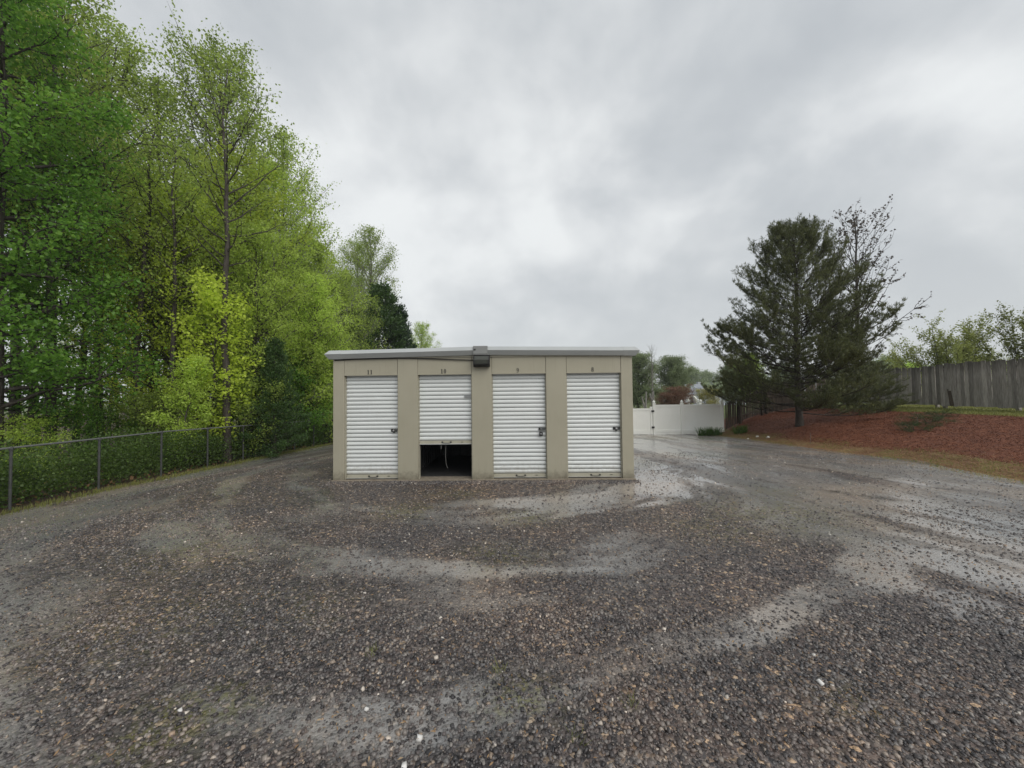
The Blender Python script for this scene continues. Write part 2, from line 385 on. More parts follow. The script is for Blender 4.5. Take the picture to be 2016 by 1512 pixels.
# gravel: loose stones, packed wet fines, moss and rut stains read from vertex attributes of the sheet
def gravel_material():
    m = mat("gravel_ground", (0.08, 0.08, 0.08), 0.5)
    n, l, b = nodes(m)
    t = n.new("ShaderNodeTexCoord").outputs["Object"]
    fin = n.new("ShaderNodeAttribute"); fin.attribute_name = "fines"
    mos = n.new("ShaderNodeAttribute"); mos.attribute_name = "moss"
    rut = n.new("ShaderNodeAttribute"); rut.attribute_name = "rut"
    wet = n.new("ShaderNodeAttribute"); wet.attribute_name = "wet"
    # distort so the cells do not look like a grid
    dn = noise_node(n, l, 30, 2, 0.5, vec=t)
    dv = n.new("ShaderNodeVectorMath"); dv.operation = 'MULTIPLY_ADD'; l.new(dn.outputs[1], dv.inputs[0]); dv.inputs[1].default_value = (0.018, 0.018, 0.018); l.new(t, dv.inputs[2])
    v1 = n.new("ShaderNodeTexVoronoi"); v1.inputs["Scale"].default_value = 34; l.new(dv.outputs[0], v1.inputs["Vector"])
    v2 = n.new("ShaderNodeTexVoronoi"); v2.inputs["Scale"].default_value = 85; l.new(dv.outputs[0], v2.inputs["Vector"])
    sx = n.new("ShaderNodeSeparateColor"); l.new(v1.outputs["Color"], sx.inputs[0])
    stone = ramp_node(n, l, sx.outputs[0], [(0.0, (0.026, 0.024, 0.026)), (0.35, (0.055, 0.049, 0.050)), (0.6, (0.095, 0.077, 0.073)), (0.8, (0.13, 0.122, 0.118)), (0.955, (0.17, 0.13, 0.10)), (0.985, (0.40, 0.32, 0.23))])
    s2 = n.new("ShaderNodeSeparateColor"); l.new(v2.outputs["Color"], s2.inputs[0])
    fine = ramp_node(n, l, s2.outputs[0], [(0.0, (0.08, 0.078, 0.077)), (0.5, (0.16, 0.156, 0.153)), (0.93, (0.235, 0.23, 0.225)), (1.0, (0.40, 0.37, 0.32))])
    # broken edge between fines and stones
    en = noise_node(n, l, 5, 8, 0.78, vec=t)
    em = n.new("ShaderNodeMath"); em.operation = 'MULTIPLY_ADD'; l.new(en.outputs[0], em.inputs[0]); em.inputs[1].default_value = 1.5; l.new(fin.outputs["Fac"], em.inputs[2])
    er = n.new("ShaderNodeMapRange"); er.inputs[1].default_value = 0.95; er.inputs[2].default_value = 1.50; l.new(em.outputs[0], er.inputs[0])
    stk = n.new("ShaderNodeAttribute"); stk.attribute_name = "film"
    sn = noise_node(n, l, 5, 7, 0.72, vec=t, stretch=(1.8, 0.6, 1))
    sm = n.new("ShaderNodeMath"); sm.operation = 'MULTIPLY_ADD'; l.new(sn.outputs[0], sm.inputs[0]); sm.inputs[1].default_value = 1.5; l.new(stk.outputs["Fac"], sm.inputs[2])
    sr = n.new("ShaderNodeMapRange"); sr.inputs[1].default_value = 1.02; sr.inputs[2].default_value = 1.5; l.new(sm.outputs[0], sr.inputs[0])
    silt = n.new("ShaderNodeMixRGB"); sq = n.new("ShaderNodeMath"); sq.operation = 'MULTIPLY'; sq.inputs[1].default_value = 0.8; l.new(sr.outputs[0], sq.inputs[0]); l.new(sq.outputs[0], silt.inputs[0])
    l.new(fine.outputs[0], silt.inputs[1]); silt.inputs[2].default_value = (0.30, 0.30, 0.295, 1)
    mx = n.new("ShaderNodeMixRGB"); l.new(er.outputs[0], mx.inputs[0]); l.new(stone.outputs[0], mx.inputs[1]); l.new(silt.outputs[0], mx.inputs[2])
    # broad brown / purple tint variation
    bn = noise_node(n, l, 0.45, 4, 0.6, vec=t)
    bt = ramp_node(n, l, bn.outputs[0], [(0.35, (0.78, 0.78, 0.79)), (0.5, (1.0, 0.93, 0.87)), (0.65, (1.35, 1.15, 0.98))])
    ml = n.new("ShaderNodeMixRGB"); ml.blend_type = 'MULTIPLY'; ml.inputs[0].default_value = 1; l.new(mx.outputs[0], ml.inputs[1]); l.new(bt.outputs[0], ml.inputs[2])
    # moss
    mn = noise_node(n, l, 16, 5, 0.7, vec=t)
    mm = n.new("ShaderNodeMath"); mm.operation = 'MULTIPLY'; l.new(mos.outputs["Fac"], mm.inputs[0])
    mr = n.new("ShaderNodeMapRange"); mr.inputs[1].default_value = 0.42; mr.inputs[2].default_value = 0.62; l.new(mn.outputs[0], mr.inputs[0]); l.new(mr.outputs[0], mm.inputs[1])
    mc = n.new("ShaderNodeMixRGB"); l.new(mm.outputs[0], mc.inputs[0]); l.new(ml.outputs[0], mc.inputs[1]); mc.inputs[2].default_value = (0.13, 0.125, 0.028, 1)
    # ruts: dark wet leaf mould lying in them
    rn = n.new("ShaderNodeMath"); rn.operation = 'MULTIPLY'; l.new(rut.outputs["Fac"], rn.inputs[0])
    rr = n.new("ShaderNodeMapRange"); rr.inputs[1].default_value = 0.36; rr.inputs[2].default_value = 0.55; l.new(en.outputs[0], rr.inputs[0]); l.new(rr.outputs[0], rn.inputs[1])
    rc = n.new("ShaderNodeMixRGB"); l.new(rn.outputs[0], rc.inputs[0]); l.new(mc.outputs[0], rc.inputs[1]); rc.inputs[2].default_value = (0.035, 0.022, 0.014, 1)
    l.new(rc.outputs[0], b.inputs["Base Color"])
    # gloss: wet stones, wetter in the fines
    ro = n.new("ShaderNodeMapRange"); ro.inputs[3].default_value = 0.60; ro.inputs[4].default_value = 0.22; l.new(wet.outputs["Fac"], ro.inputs[0])
    l.new(ro.outputs[0], b.inputs["Roughness"])
    b.inputs["Specular IOR Level"].default_value = 0.5
    l.new(sr.outputs[0], b.inputs["Coat Weight"]); b.inputs["Coat IOR"].default_value = 1.4; b.inputs["Coat Roughness"].default_value = 0.16
    # relief
    h1 = n.new("ShaderNodeMapRange"); h1.inputs[1].default_value = 0.0; h1.inputs[2].default_value = 0.6; h1.inputs[3].default_value = 1; h1.inputs[4].default_value = 0
    l.new(v1.outputs["Distance"], h1.inputs[0])
    inv = n.new("ShaderNodeMapRange"); inv.inputs[3].default_value = 1.0; inv.inputs[4].default_value = 0.30; l.new(er.outputs[0], inv.inputs[0])
    hh = n.new("ShaderNodeMath"); hh.operation = 'MULTIPLY'; l.new(h1.outputs[0], hh.inputs[0]); l.new(inv.outputs[0], hh.inputs[1])
    h2 = n.new("ShaderNodeMath"); h2.operation = 'MULTIPLY_ADD'; l.new(v2.outputs["Distance"], h2.inputs[0]); h2.inputs[1].default_value = -0.22; l.new(hh.outputs[0], h2.inputs[2])
    bp = n.new("ShaderNodeBump"); bp.inputs["Strength"].default_value = 0.85; bp.inputs["Distance"].default_value = 0.022
    l.new(h2.outputs[0], bp.inputs["Height"]); l.new(bp.outputs[0], b.inputs["Normal"])
    b2 = n.new("ShaderNodeBump"); b2.inputs["Strength"].default_value = 0.25; b2.inputs["Distance"].default_value = 0.012
    l.new(sn.outputs[0], b2.inputs["Height"]); l.new(b2.outputs[0], b.inputs["Coat Normal"])
    return m
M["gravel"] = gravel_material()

def stone_material():
    m = mat("gravel_stone", (0.06, 0.06, 0.06), 0.42, 0, 0.5)
    n, l, b = nodes(m)
    g = n.new("ShaderNodeNewGeometry")
    r = ramp_node(n, l, g.outputs["Random Per Island"], [(0.0, (0.022, 0.021, 0.023)), (0.3, (0.060, 0.055, 0.056)), (0.55, (0.105, 0.088, 0.082)), (0.75, (0.145, 0.138, 0.134)), (0.93, (0.22, 0.20, 0.18)), (0.990, (0.25, 0.19, 0.14)), (0.998, (0.55, 0.52, 0.47))])
    ns = noise_node(n, l, 60, 4, 0.6)
    mr = n.new("ShaderNodeMapRange"); mr.inputs[3].default_value = 0.7; mr.inputs[4].default_value = 1.35; l.new(ns.outputs[0], mr.inputs[0])
    bn = noise_node(n, l, 0.9, 4, 0.65)
    bt = ramp_node(n, l, bn.outputs[0], [(0.35, (0.78, 0.79, 0.81)), (0.5, (1.0, 0.97, 0.95)), (0.65, (1.38, 1.24, 1.12))])
    m0 = n.new("ShaderNodeMixRGB"); m0.blend_type = 'MULTIPLY'; m0.inputs[0].default_value = 1; l.new(r.outputs[0], m0.inputs[1]); l.new(bt.outputs[0], m0.inputs[2])
    ml = n.new("ShaderNodeHueSaturation"); l.new(m0.outputs[0], ml.inputs["Color"]); l.new(mr.outputs[0], ml.inputs["Value"])
    l.new(ml.outputs[0], b.inputs["Base Color"])
    return m
M["stone"] = stone_material()
M["mulch"] = varied("mulch", [(0.25, (0.06, 0.017, 0.007)), (0.5, (0.13, 0.040, 0.016)), (0.75, (0.20, 0.072, 0.03))], 7, 0.8, detail=8, bump=0.45, bscale=34)
M["verge"] = varied("verge", [(0.3, (0.10, 0.045, 0.022)), (0.50, (0.18, 0.095, 0.045)), (0.60, (0.16, 0.13, 0.04)), (0.72, (0.24, 0.15, 0.08))], 2.2, 0.85, detail=8, bump=0.8, bscale=25)
M["lawn"] = varied("lawn", [(0.3, (0.10, 0.11, 0.025)), (0.5, (0.17, 0.175, 0.045)), (0.7, (0.26, 0.23, 0.07))], 1.6, 0.9, detail=7, bump=0.6, bscale=20)
M["forest_floor"] = varied("forest_floor", [(0.3, (0.025, 0.014, 0.009)), (0.5, (0.055, 0.033, 0.02)), (0.7, (0.09, 0.062, 0.035))], 1.1, 0.9, detail=8, bump=0.8, bscale=12)
M["field"] = varied("field", [(0.3, (0.05, 0.075, 0.02)), (0.5, (0.085, 0.11, 0.03)), (0.7, (0.14, 0.14, 0.055))], 0.12, 0.95, detail=7)

# ------------------------------------------------------------------ terrain
def zone_xL(y): return -9.05 + 0.14 * (fbm(y * 0.8, y * 0 + 3.3, 5) - 0.5) * 2
def zone_xR(y): return 10.35 + 0.35 * (fbm(y * 0.5, y * 0 + 1.3, 8) - 0.5) * 2 - 0.03 * np.clip(y - 4, 0, 9)
def zone_xV(y): return zone_xR(y) + 0.85 + 0.3 * (fbm(y * 0.9, y * 0 + 7.7, 12) - 0.5) * 2
def zone_xC(y): return 16.25 + 0.3 * (fbm(y * 0.4, y * 0 + 9.7, 21) - 0.5) * 2
def bankf(x): return 0.09 * smoothstep(10.2, 11.2, x) + 0.79 * np.clip((x - 11.0) / 5.3, 0, 1) ** 0.92 + 0.09 * np.clip((x - 16.3) / 3, 0, 1)
def ground_z(x, y):
    x = np.asarray(x, float); y = np.asarray(y, float)
    z = -0.035 - 0.43 * smoothstep(-4.3, -9.1, x) - 0.25 * smoothstep(-9.2, -14, x)
    bf = bankf(x)
    fall = -0.030 * np.clip(y - 1.5, 0, 20) - 0.012 * np.clip(y - 21.5, 0, 110)
    z = z + fall * (1 - smoothstep(10.4, 13, x) * (1 - smoothstep(14, 40, y)))
    z = z + bf * (1 - 0.75 * smoothstep(18, 60, y))
    return z

# wheel ruts across the yard: (x0,y0,x1,y1,width)
RUTS = [(7.3, 1.6, 7.95, 0.1, .09), (7.95, -0.1, 8.5, -0.9, .07), (6.3, -0.85, 6.75, -1.35, .13), (6.45, -2.2, 6.75, -2.6, .06),
        (5.7, -2.75, 5.95, -3.1, .07), (5.5, 0.2, 5.7, -0.2, .05), (7.5, 0.9, 7.7, 0.5, .07), (6.9, 3.2, 7.1, 2.5, .06)]
MOSS = [(-1.2, -5.8, .28, 1), (-1.0, -5.62, .2, .9), (0.75, -5.58, .22, .9), (0.54, -3.64, .45, .7), (-1.03, -2.0, .55, .8), (0.83, -2.3, .5, .7), (4.35, -2.1, 1.2, .75),
        (3.4, -2.7, .8, .6), (5.2, -.9, .8, .5), (-2.2, -4.9, .7, .45), (-1.2, -4.7, .5, .45), (-0.4, -1.0, .5, .6), (5.9, 3.6, .9, .6), (7.2, 9.3, 1.4, .6), (2.6, -5.6, .2, .5), (-3.0, -3.6, .8, .4)]

def yard_masks(x, y):
    wx = x + 0.9 * (fbm(x * .55, y * .55, 91) - .5); wy = y + 0.9 * (fbm(x * .55 + 9, y * .55, 92) - .5)
    ang = np.arctan2(wx, -(wy - 4.0)) / math.pi
    yy = np.where(wy < 4, wy - 4, 0)
    u = np.sqrt((wx / 6.9) ** 2 + (yy / 8.4) ** 2)
    along = np.where(wy < 4, ang * 14, np.sign(wx) * 7 + (wy - 4) * 0.8)
    tr = fbm(u * 17, along * 0.50, 31, 4)                     # wheel streaks sweeping round the building
    tr2 = fbm((wx * 0.96 + wy * 0.26) * 2.3, (-wx * 0.26 + wy * 0.96) * 0.30, 35, 4)   # straighter ones towards the gate
    patch = fbm(x * 0.85, y * 0.85, 47, 5)
    right = smoothstep(2.6, 6.0, x) * (1 - smoothstep(9.9, 10.8, x))
    leftl = smoothstep(-3.6, -5.4, x) * smoothstep(-4, -1, y)
    t3 = tr * (1 - right) + tr2 * right
    f = 0.28 + 0.62 * right * smoothstep(-5.2, -1.5, y + 0.25 * (x - 5)) + 0.25 * right + 0.32 * leftl + 2.4 * (t3 - 0.5) + 1.7 * (patch - 0.5)
    f = f + 0.42 * np.exp(-((u - 0.97) / 0.20) ** 2) * smoothstep(-1.5, 1.5, x) * smoothstep(.40, .56, tr)
    front = np.exp(-((x) / 3.4) ** 2) * np.exp(-((y + 0.5) / 1.2) ** 2)
    near = np.exp(-((x - 0.5) / 1.9) ** 2) * np.exp(-((y + 6.1) / 0.75) ** 2)
    f = np.clip(f - 0.65 * front - 0.30 * near, 0, 1)
    moss = np.zeros_like(x)
    for mx_, my_, r_, s_ in MOSS:
        moss = np.maximum(moss, s_ * np.exp(-(((x - mx_) ** 2 + ((y - my_) * 1.3) ** 2) / r_ ** 2)))
    moss = moss * smoothstep(.3, .55, fbm(x * 2.4, y * 2.4, 73, 3) + 0.1)
    rut = np.zeros_like(x)
    for x0, y0, x1, y1, w in RUTS:
        ddx, ddy = x1 - x0, y1 - y0; LL = ddx * ddx + ddy * ddy
        tt = np.clip(((x - x0) * ddx + (y - y0) * ddy) / LL, 0, 1)
        dd = np.hypot(x - x0 - tt * ddx, y - y0 - tt * ddy)
        rut = np.maximum(rut, np.exp(-(dd / w) ** 2))
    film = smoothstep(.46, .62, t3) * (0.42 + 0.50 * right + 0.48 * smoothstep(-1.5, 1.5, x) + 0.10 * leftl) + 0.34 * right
    wet = np.clip(0.25 + 0.5 * f + 0.3 * film, 0, 1)
    return f, moss, rut, wet, t3, np.clip(film, 0, 1)

def sheet(name, xa, xb, ncol, ys, material, rough=0.0, attrs=False, seed=1, power=1.0):
    ys = np.asarray(ys, float)
    s = np.linspace(0, 1, ncol + 1) ** power
    A = xa(ys)[:, None]; B = xb(ys)[:, None]
    X = A + (B - A) * s[None, :]
    Y = np.repeat(ys[:, None], ncol + 1, 1)
    Z = ground_z(X, Y)
    if attrs:
        f, moss, rut, wet, tr, film = yard_masks(X, Y)
        e = np.clip(np.sin(np.pi * s) * 12, 0, 1)[None, :]
        Z = Z + e * (-0.012 * f - 0.02 * rut + 0.015 * (tr - .5) + 0.02 * (fbm(X * 1.3, Y * 1.3, 3) - .5))
    if rough:
        e = np.sin(np.pi * np.clip(s, 0, 1))[None, :] ** 0.5
        Z = Z + rough * e * (fbm(X * 1.7, Y * 1.7, seed, 5) - 0.5) * 2
    nr, nc = X.shape
    idx = np.arange(nr * nc).reshape(nr, nc)
    F = np.stack([idx[:-1, :-1], idx[:-1, 1:], idx[1:, 1:], idx[1:, :-1]], -1).reshape(-1, 4)
    me = np_mesh(name, np.stack([X, Y, Z], -1).reshape(-1, 3), F)
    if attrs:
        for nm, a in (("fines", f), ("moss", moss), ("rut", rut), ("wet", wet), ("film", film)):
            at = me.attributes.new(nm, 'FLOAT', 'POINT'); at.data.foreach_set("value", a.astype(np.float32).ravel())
    o = link(name, me, None, material, True)
    tag(o, kind="structure")
    return o

YY = np.concatenate([np.arange(-30, -10, 1.0), np.arange(-10, 3, 0.07), np.arange(3, 13.0, 0.11), [13.0]])
YF = np.concatenate([np.arange(-30, -10, 1.5), np.arange(-10, 20, 0.25), np.arange(20, 60, 2.0), [60, 80, 110, 150, 220, 400, 900]])
const = lambda c: (lambda y: y * 0 + c)
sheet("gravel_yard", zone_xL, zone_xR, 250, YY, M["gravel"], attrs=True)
YB = np.concatenate([np.arange(-30, -10, 1.5), np.arange(-10, 14, 0.15), np.arange(14, 60, 2.0), [60, 80, 110, 150, 220, 400, 900]])
YB1 = YB[YB <= 14.01]
sheet("roadside_verge", zone_xR, zone_xV, 10, YB1, M["verge"], rough=0.02, seed=5)
sheet("mulch_bank", zone_xV, zone_xC, 60, YB1, M["mulch"], rough=0.045, seed=9)
sheet("lawn", zone_xC, const(24.0), 30, YB1, M["lawn"], rough=0.02, seed=4)
sheet("far_lawn", const(24.0), const(900.0), 40, YB1, M["field"], power=3)
sheet("forest_floor", lambda y: y * 0 - 120.0, zone_xL, 120, YF, M["forest_floor"], rough=0.10, seed=15, power=0.35)
sheet("far_field", const(-900.0), const(-120.0), 20, YF, M["field"], power=0.4)
YK = np.concatenate([np.arange(13.0, 60, 1.0), [60, 80, 110, 150, 220, 400, 900]])
sheet("back_field", zone_xL, zone_xR, 40, YK, M["field"])
YK2 = np.concatenate([[float(YB1[-1])], np.arange(15.0, 60, 1.0), [60, 80, 110, 150, 220, 400, 900]])
sheet("side_field", zone_xR, const(900.0), 60, YK2, M["field"], power=3)

# ------------------------------------------------------------------ storage building
P = 1.524; DW = 1.11; DH = 2.137; HALF = 2 * P + 0.0215; DEPTH = 9.1; TOP = 2.56
bld = empty("storage_building")
tag(bld, "long tan metal self storage building with four white roll-up doors under a low gable roof", "building")

def panel_seam(mb, x, y, z0, z1):
    mb.box(x - 0.003, x + 0.003, y, y + 0.004, z0, z1)

# piers between the doors
pier_x = [(-HALF, -1.5 * P - DW / 2)] + [((k - 1.5) * P + DW / 2, (k - 0.5) * P - DW / 2) for k in range(3)] + [(1.5 * P + DW / 2, HALF)]
for i, (a, b) in enumerate(pier_x):
    mb = MB()
    mb.box(a, b, 0, 0.16, -0.03, TOP - 0.02)
    mb.build("pier", M["wall_tan"], bld, bevel=0.005)
# header panels over the doors, butted between the piers and 3 mm back so the seam shows
def digit(ch, h, mb):
    """serif figure as rings and bars in the (x, z) plane; returns its width"""
    w = h * 0.5
    def ring(cx, cz, rx, rz, tk, tn, a0=0, a1=360, n=18):
        full = a1 - a0 >= 360
        m = n if full else n
        vs = []; fs = []
        cnt = m if full else m + 1
        for k in range(cnt):
            an = math.radians(a0 + (a1 - a0) * k / m)
            c, s_ = math.cos(an), math.sin(an)
            tt = tn + (tk - tn) * abs(c)
            for (q, y) in ((0, 0), (0, -0.004), (1, -0.004), (1, 0)):
                vs.append((cx + c * (rx - q * tt), y, cz + s_ * (rz - q * tt)))
        seg = m
        for k in range(seg):
            a = k * 4; b = ((k + 1) % cnt) * 4
            for j in range(4):
                fs.append((a + j, a + (j + 1) % 4, b + (j + 1) % 4, b + j))
        mb.add(vs, fs)
    if ch == '1':
        mb.box(w * .30, w * .66, -.004, 0, 0, h)
        mb.box(w * .14, w * .82, -.0045, 0.0005, 0, h * .08)
        mb.box(w * .14, w * .36, -.0045, 0.0005, h * .80, h * .90)
    elif ch == '0':
        ring(w * .5, h * .5, w * .54, h * .5, w * .34, w * .15)
    elif ch == '8':
        ring(w * .5, h * .745, w * .46, h * .265, w * .28, w * .15)
        ring(w * .5, h * .27, w * .54, h * .28, w * .30, w * .15)
    elif ch == '9':
        ring(w * .5, h * .69, w * .52, h * .31, w * .30, w * .15)
        ring(w * .30, h * .55, w * .66, h * .53, w * .2, w * .13, -88, 14, 10)
        ring(w * .22, h * .09, w * .13, h * .085, w * .12, w * .08)
    return w
for k in range(4):
    xc = (k - 1.5) * P
    MB().box(xc - DW / 2 + 0.001, xc + DW / 2 - 0.001, 0.03, 0.082, DH + 0.02, TOP - 0.03).build("seam_backing", M["wall_shadow_gap"], bld)
    mb = MB(); mb.box(xc - DW / 2 + 0.007, xc + DW / 2 - 0.007, 0.004, 0.029, DH, TOP - 0.02)
    mb.box(xc - DW / 2 + 0.002, xc + DW / 2 - 0.002, -0.002, 0.0045, DH, DH + 0.018)
    hd = mb.build("header_panel", M["wall_tan"], bld)
    word = ["11", "10", "9", "8"][k]
    mb = MB(); h = 0.090; wtot = 0
    parts = []
    for ch in word:
        d = MB(); w = digit(ch, h, d); parts.append((d, wtot)); wtot += w * 1.12 + 0.012
    for d, off in parts:
        mb.add([(x + off - wtot / 2 + xc - 0.012, y + 0.0035, z + DH + 0.024) for x, y, z in d.v], d.f)
    o = mb.build("door_number", M["black"], hd)
    tag(o, "black serif number %s over the roll-up door" % word)

# side, back walls and the dividing walls inside
for sx in (-1, 1):
    mb = MB(); mb.box(sx * HALF - (0.05 if sx > 0 else 0), sx * HALF + (0.05 if sx < 0 else 0), 0.11, DEPTH, -0.3, TOP - 0.03)
    n_r = 30
    for k in range(n_r):
        y = 0.25 + k * (DEPTH - .4) / n_r
        mb.box(sx * HALF - 0.012, sx * HALF + 0.012, y, y + 0.05, -0.25, TOP - 0.05)
    mb.build("side_wall", M["wall_tan"], bld)
MB().box(-HALF + .051, HALF - .051, DEPTH - 0.05, DEPTH, -0.3, TOP - 0.03).build("back_wall", M["wall_tan"], bld)
for k in range(1, 4):
    xc = (k - 2) * P
    mb = MB(); mb.box(xc - 0.01, xc + 0.01, 0.112, 3.05, 0.0, TOP - 0.05)
    for j in range(14):
        y = 0.2 + j * 0.2
        mb.box(xc - 0.03, xc + 0.03, y, y + 0.06, 0.001, TOP - 0.06)
    mb.build("dividing_wall", M["interior"], bld)
mb = MB(); mb.box(-HALF + 0.052, HALF - 0.052, 3.06, 3.08, 0.0, TOP - 0.05)
for j in range(28):
    x = -HALF + 0.15 + j * 0.215
    mb.box(x, x + 0.07, 3.03, 3.0605, 0.001, TOP - 0.06)
mb.build("rear_partition", M["interior"], bld)
mb = MB(); mb.box(-HALF - 0.03, HALF + 0.03, -0.035, DEPTH, -0.3, -0.002)
mb.build("floor_slab", M["concrete"], bld, bevel=0.008)

MB().box(-HALF + 0.055, HALF - 0.055, 0.30, 3.05, -0.0015, 0.003).build("floor_shade", M["interior"], bld)  # dark sheet over the concrete slab: shade inside the units painted as colour
# corrugated roll-up doors
RP = 0.0843
def curtain(z0, z1, w, y0):
    """one sheet with broad rounded ribs and narrow grooves, facing -Y"""
    zs = []; ys = []
    z = z0
    while z < z1 - 1e-4:
        for f, dp in ((0.0, 0.024), (0.07, 0.024), (0.10, 0.008), (0.19, -0.003), (0.36, -0.010), (0.56, -0.012), (0.74, -0.009), (0.90, -0.001), (0.97, 0.008)):
            if z + f * RP <= z1: zs.append(z + f * RP); ys.append(y0 + dp)
        z += RP
    zs.append(z1); ys.append(y0 + 0.014)
    n = len(zs)
    v = [(-w / 2, y, z) for y, z in zip(ys, zs)] + [(w / 2, y, z) for y, z in zip(ys, zs)]
    v += [(-w / 2, y0 + 0.04, z) for z in zs] + [(w / 2, y0 + 0.04, z) for z in zs]
    f = []
    for i in range(n - 1):
        f.append((i, n + i, n + i + 1, i + 1))
        f.append((2 * n + i, 2 * n + i + 1, 3 * n + i + 1, 3 * n + i))
    return v, f

for k in range(4):
    xc = (k - 1.5) * P
    lift = 0.70 if k == 1 else 0.012
    root = empty("roll_door", (xc, 0, 0)); root.parent = bld
    if k == 1: tag(root, "white roll-up door of unit 10 left raised about a third of the way")
    v, f = curtain(lift + 0.075, DH + 0.03, DW - 0.035, 0.098)
    mb = MB(); mb.add(v, f)
    c = mb.build("curtain", M["door_white"], root)
    mb = MB(); mb.box(-DW / 2 + 0.02, DW / 2 - 0.02, 0.078, 0.12, lift + 0.014, lift + 0.076)
    mb.build("bottom_bar", M["door_bar"], root, bevel=0.003)
    mb = MB(); mb.box(-DW / 2 + 0.018, DW / 2 - 0.018, 0.056, 0.11, lift + 0.006, lift + 0.0135)
    mb.build("bottom_lip", M["door_white"], root)
    mb = MB(); mb.box(-DW / 2 + 0.02, DW / 2 - 0.02, 0.08, 0.11, lift - 0.012, lift + 0.0055)
    mb.build("rubber_seal", M["black"], root)
    # lift handle on the bar
    hx = 0.02
    mb = MB()
    mb.tube([(hx - 0.085, 0.079, lift + 0.05), (hx - 0.08, 0.063, lift + 0.035), (hx - 0.05, 0.059, lift + 0.027), (hx + 0.05, 0.059, lift + 0.027), (hx + 0.08, 0.063, lift + 0.035), (hx + 0.085, 0.079, lift + 0.05)], 0.006, 6)
    mb.box(hx - 0.105, hx - 0.07, 0.073, 0.0785, lift + 0.03, lift + 0.062)
    mb.box(hx + 0.07, hx + 0.105, 0.073, 0.0785, lift + 0.03, lift + 0.062)
    mb.build("lift_handle", M["dark_metal"], root)
    MB().box(0.32, 0.365, 0.071, 0.0785, lift + 0.042, lift + 0.053).build("lock_slot", M["dark_metal"], root)
    # guides at both sides of the opening, hood shadowing the drum above
    for sx in (-1, 1):
        MB().box(min(sx * (DW / 2 - 0.001), sx * (DW / 2 - 0.016)), max(sx * (DW / 2 - 0.001), sx * (DW / 2 - 0.016)), 0.05, 0.15, 0, DH - 0.002).build("guide_rail", M["door_bar"], root)
    # latch
    lz = lift + 0.99 if k != 1 else 1.69
    lx = DW / 2 - 0.015
    mb = MB()
    mb.box(lx - 0.145, lx - 0.005, 0.068, 0.083, lz - 0.030, lz - 0.022)
    mb.box(lx - 0.145, lx - 0.005, 0.068, 0.083, lz + 0.022, lz + 0.030)
    mb.box(lx - 0.145, lx - 0.135, 0.068, 0.083, lz - 0.022, lz + 0.022)
    mb.box(lx - 0.145, lx - 0.10, 0.079, 0.0865, lz - 0.0215, lz + 0.0215)
    mb.box(lx - 0.13, lx + 0.005, 0.063, 0.073, lz - 0.010, lz + 0.010)
    la = mb.build("latch", M["steel"] if k == 1 else M["dark_metal"], root, bevel=0.002)
    if k in (0, 3):
        mb = MB()
        prof = [(0.0, -0.03), (0.016, -0.03), (0.019, -0.026), (0.019, 0.0), (0, 0.0)]
        n = 14; vs = []; fs = []
        for r, y in prof:
            for j in range(n):
                an = 2 * math.pi * j / n; vs.append((lx - 0.085 + r * math.cos(an), 0.068 + y, lz + r * math.sin(an)))
        for i in range(len(prof) - 1):
            for j in range(n):
                a = i * n + j; b = i * n + (j + 1) % n; fs.append((a, b, b + n, a + n))
        mb.add(vs, fs)
        mb.build("lock_cylinder", M["chrome"], la)
        MB().box(lx - 0.105, lx - 0.06, 0.061, 0.0675, lz - 0.055, lz - 0.0305).build("lock_tab", M["black"], la)
    if k == 1:
        pts = [(0.0, 0.14, lift - 0.005), (-0.004, 0.10, lift - 0.10), (-0.006, 0.09, lift - 0.25), (0.004, 0.09, lift - 0.38), (0.02, 0.10, lift - 0.46), (0.035, 0.11, lift - 0.49)]
        o = MB().tube(pts, [0.0035] * 5 + [0.006], 6).build("pull_rope", M["rope"], root)
        MB().box(-0.10, -0.09, 0.09, 0.10, lift - 0.09, lift - 0.012).build("rope_end", M["rope"], root)

# padlock hanging from the latch of unit 9
pl = empty("padlock", (0.5 * P + DW / 2 - 0.015 - 0.098, 0.048, 0.012 + 0.99 - 0.02))
tag(pl, "black padlock with steel shackle hanging from the latch of door 9", "padlock")
mb = MB(); mb.box(-0.036, 0.036, -0.016, 0.014, -0.122, -0.03)
mb.build("body", M["black"], pl, bevel=0.008)
MB().tube([(-0.02, 0, -0.03), (-0.02, 0, 0.008), (-0.012, 0, 0.022), (0, 0, 0.027), (0.012, 0, 0.022), (0.02, 0, 0.008), (0.02, 0, -0.03)], 0.005, 6).build("shackle", M["steel"], pl)
MB().box(-0.016, 0.016, -0.0185, -0.016, -0.09, -0.06).build("dial", M["steel"], pl)

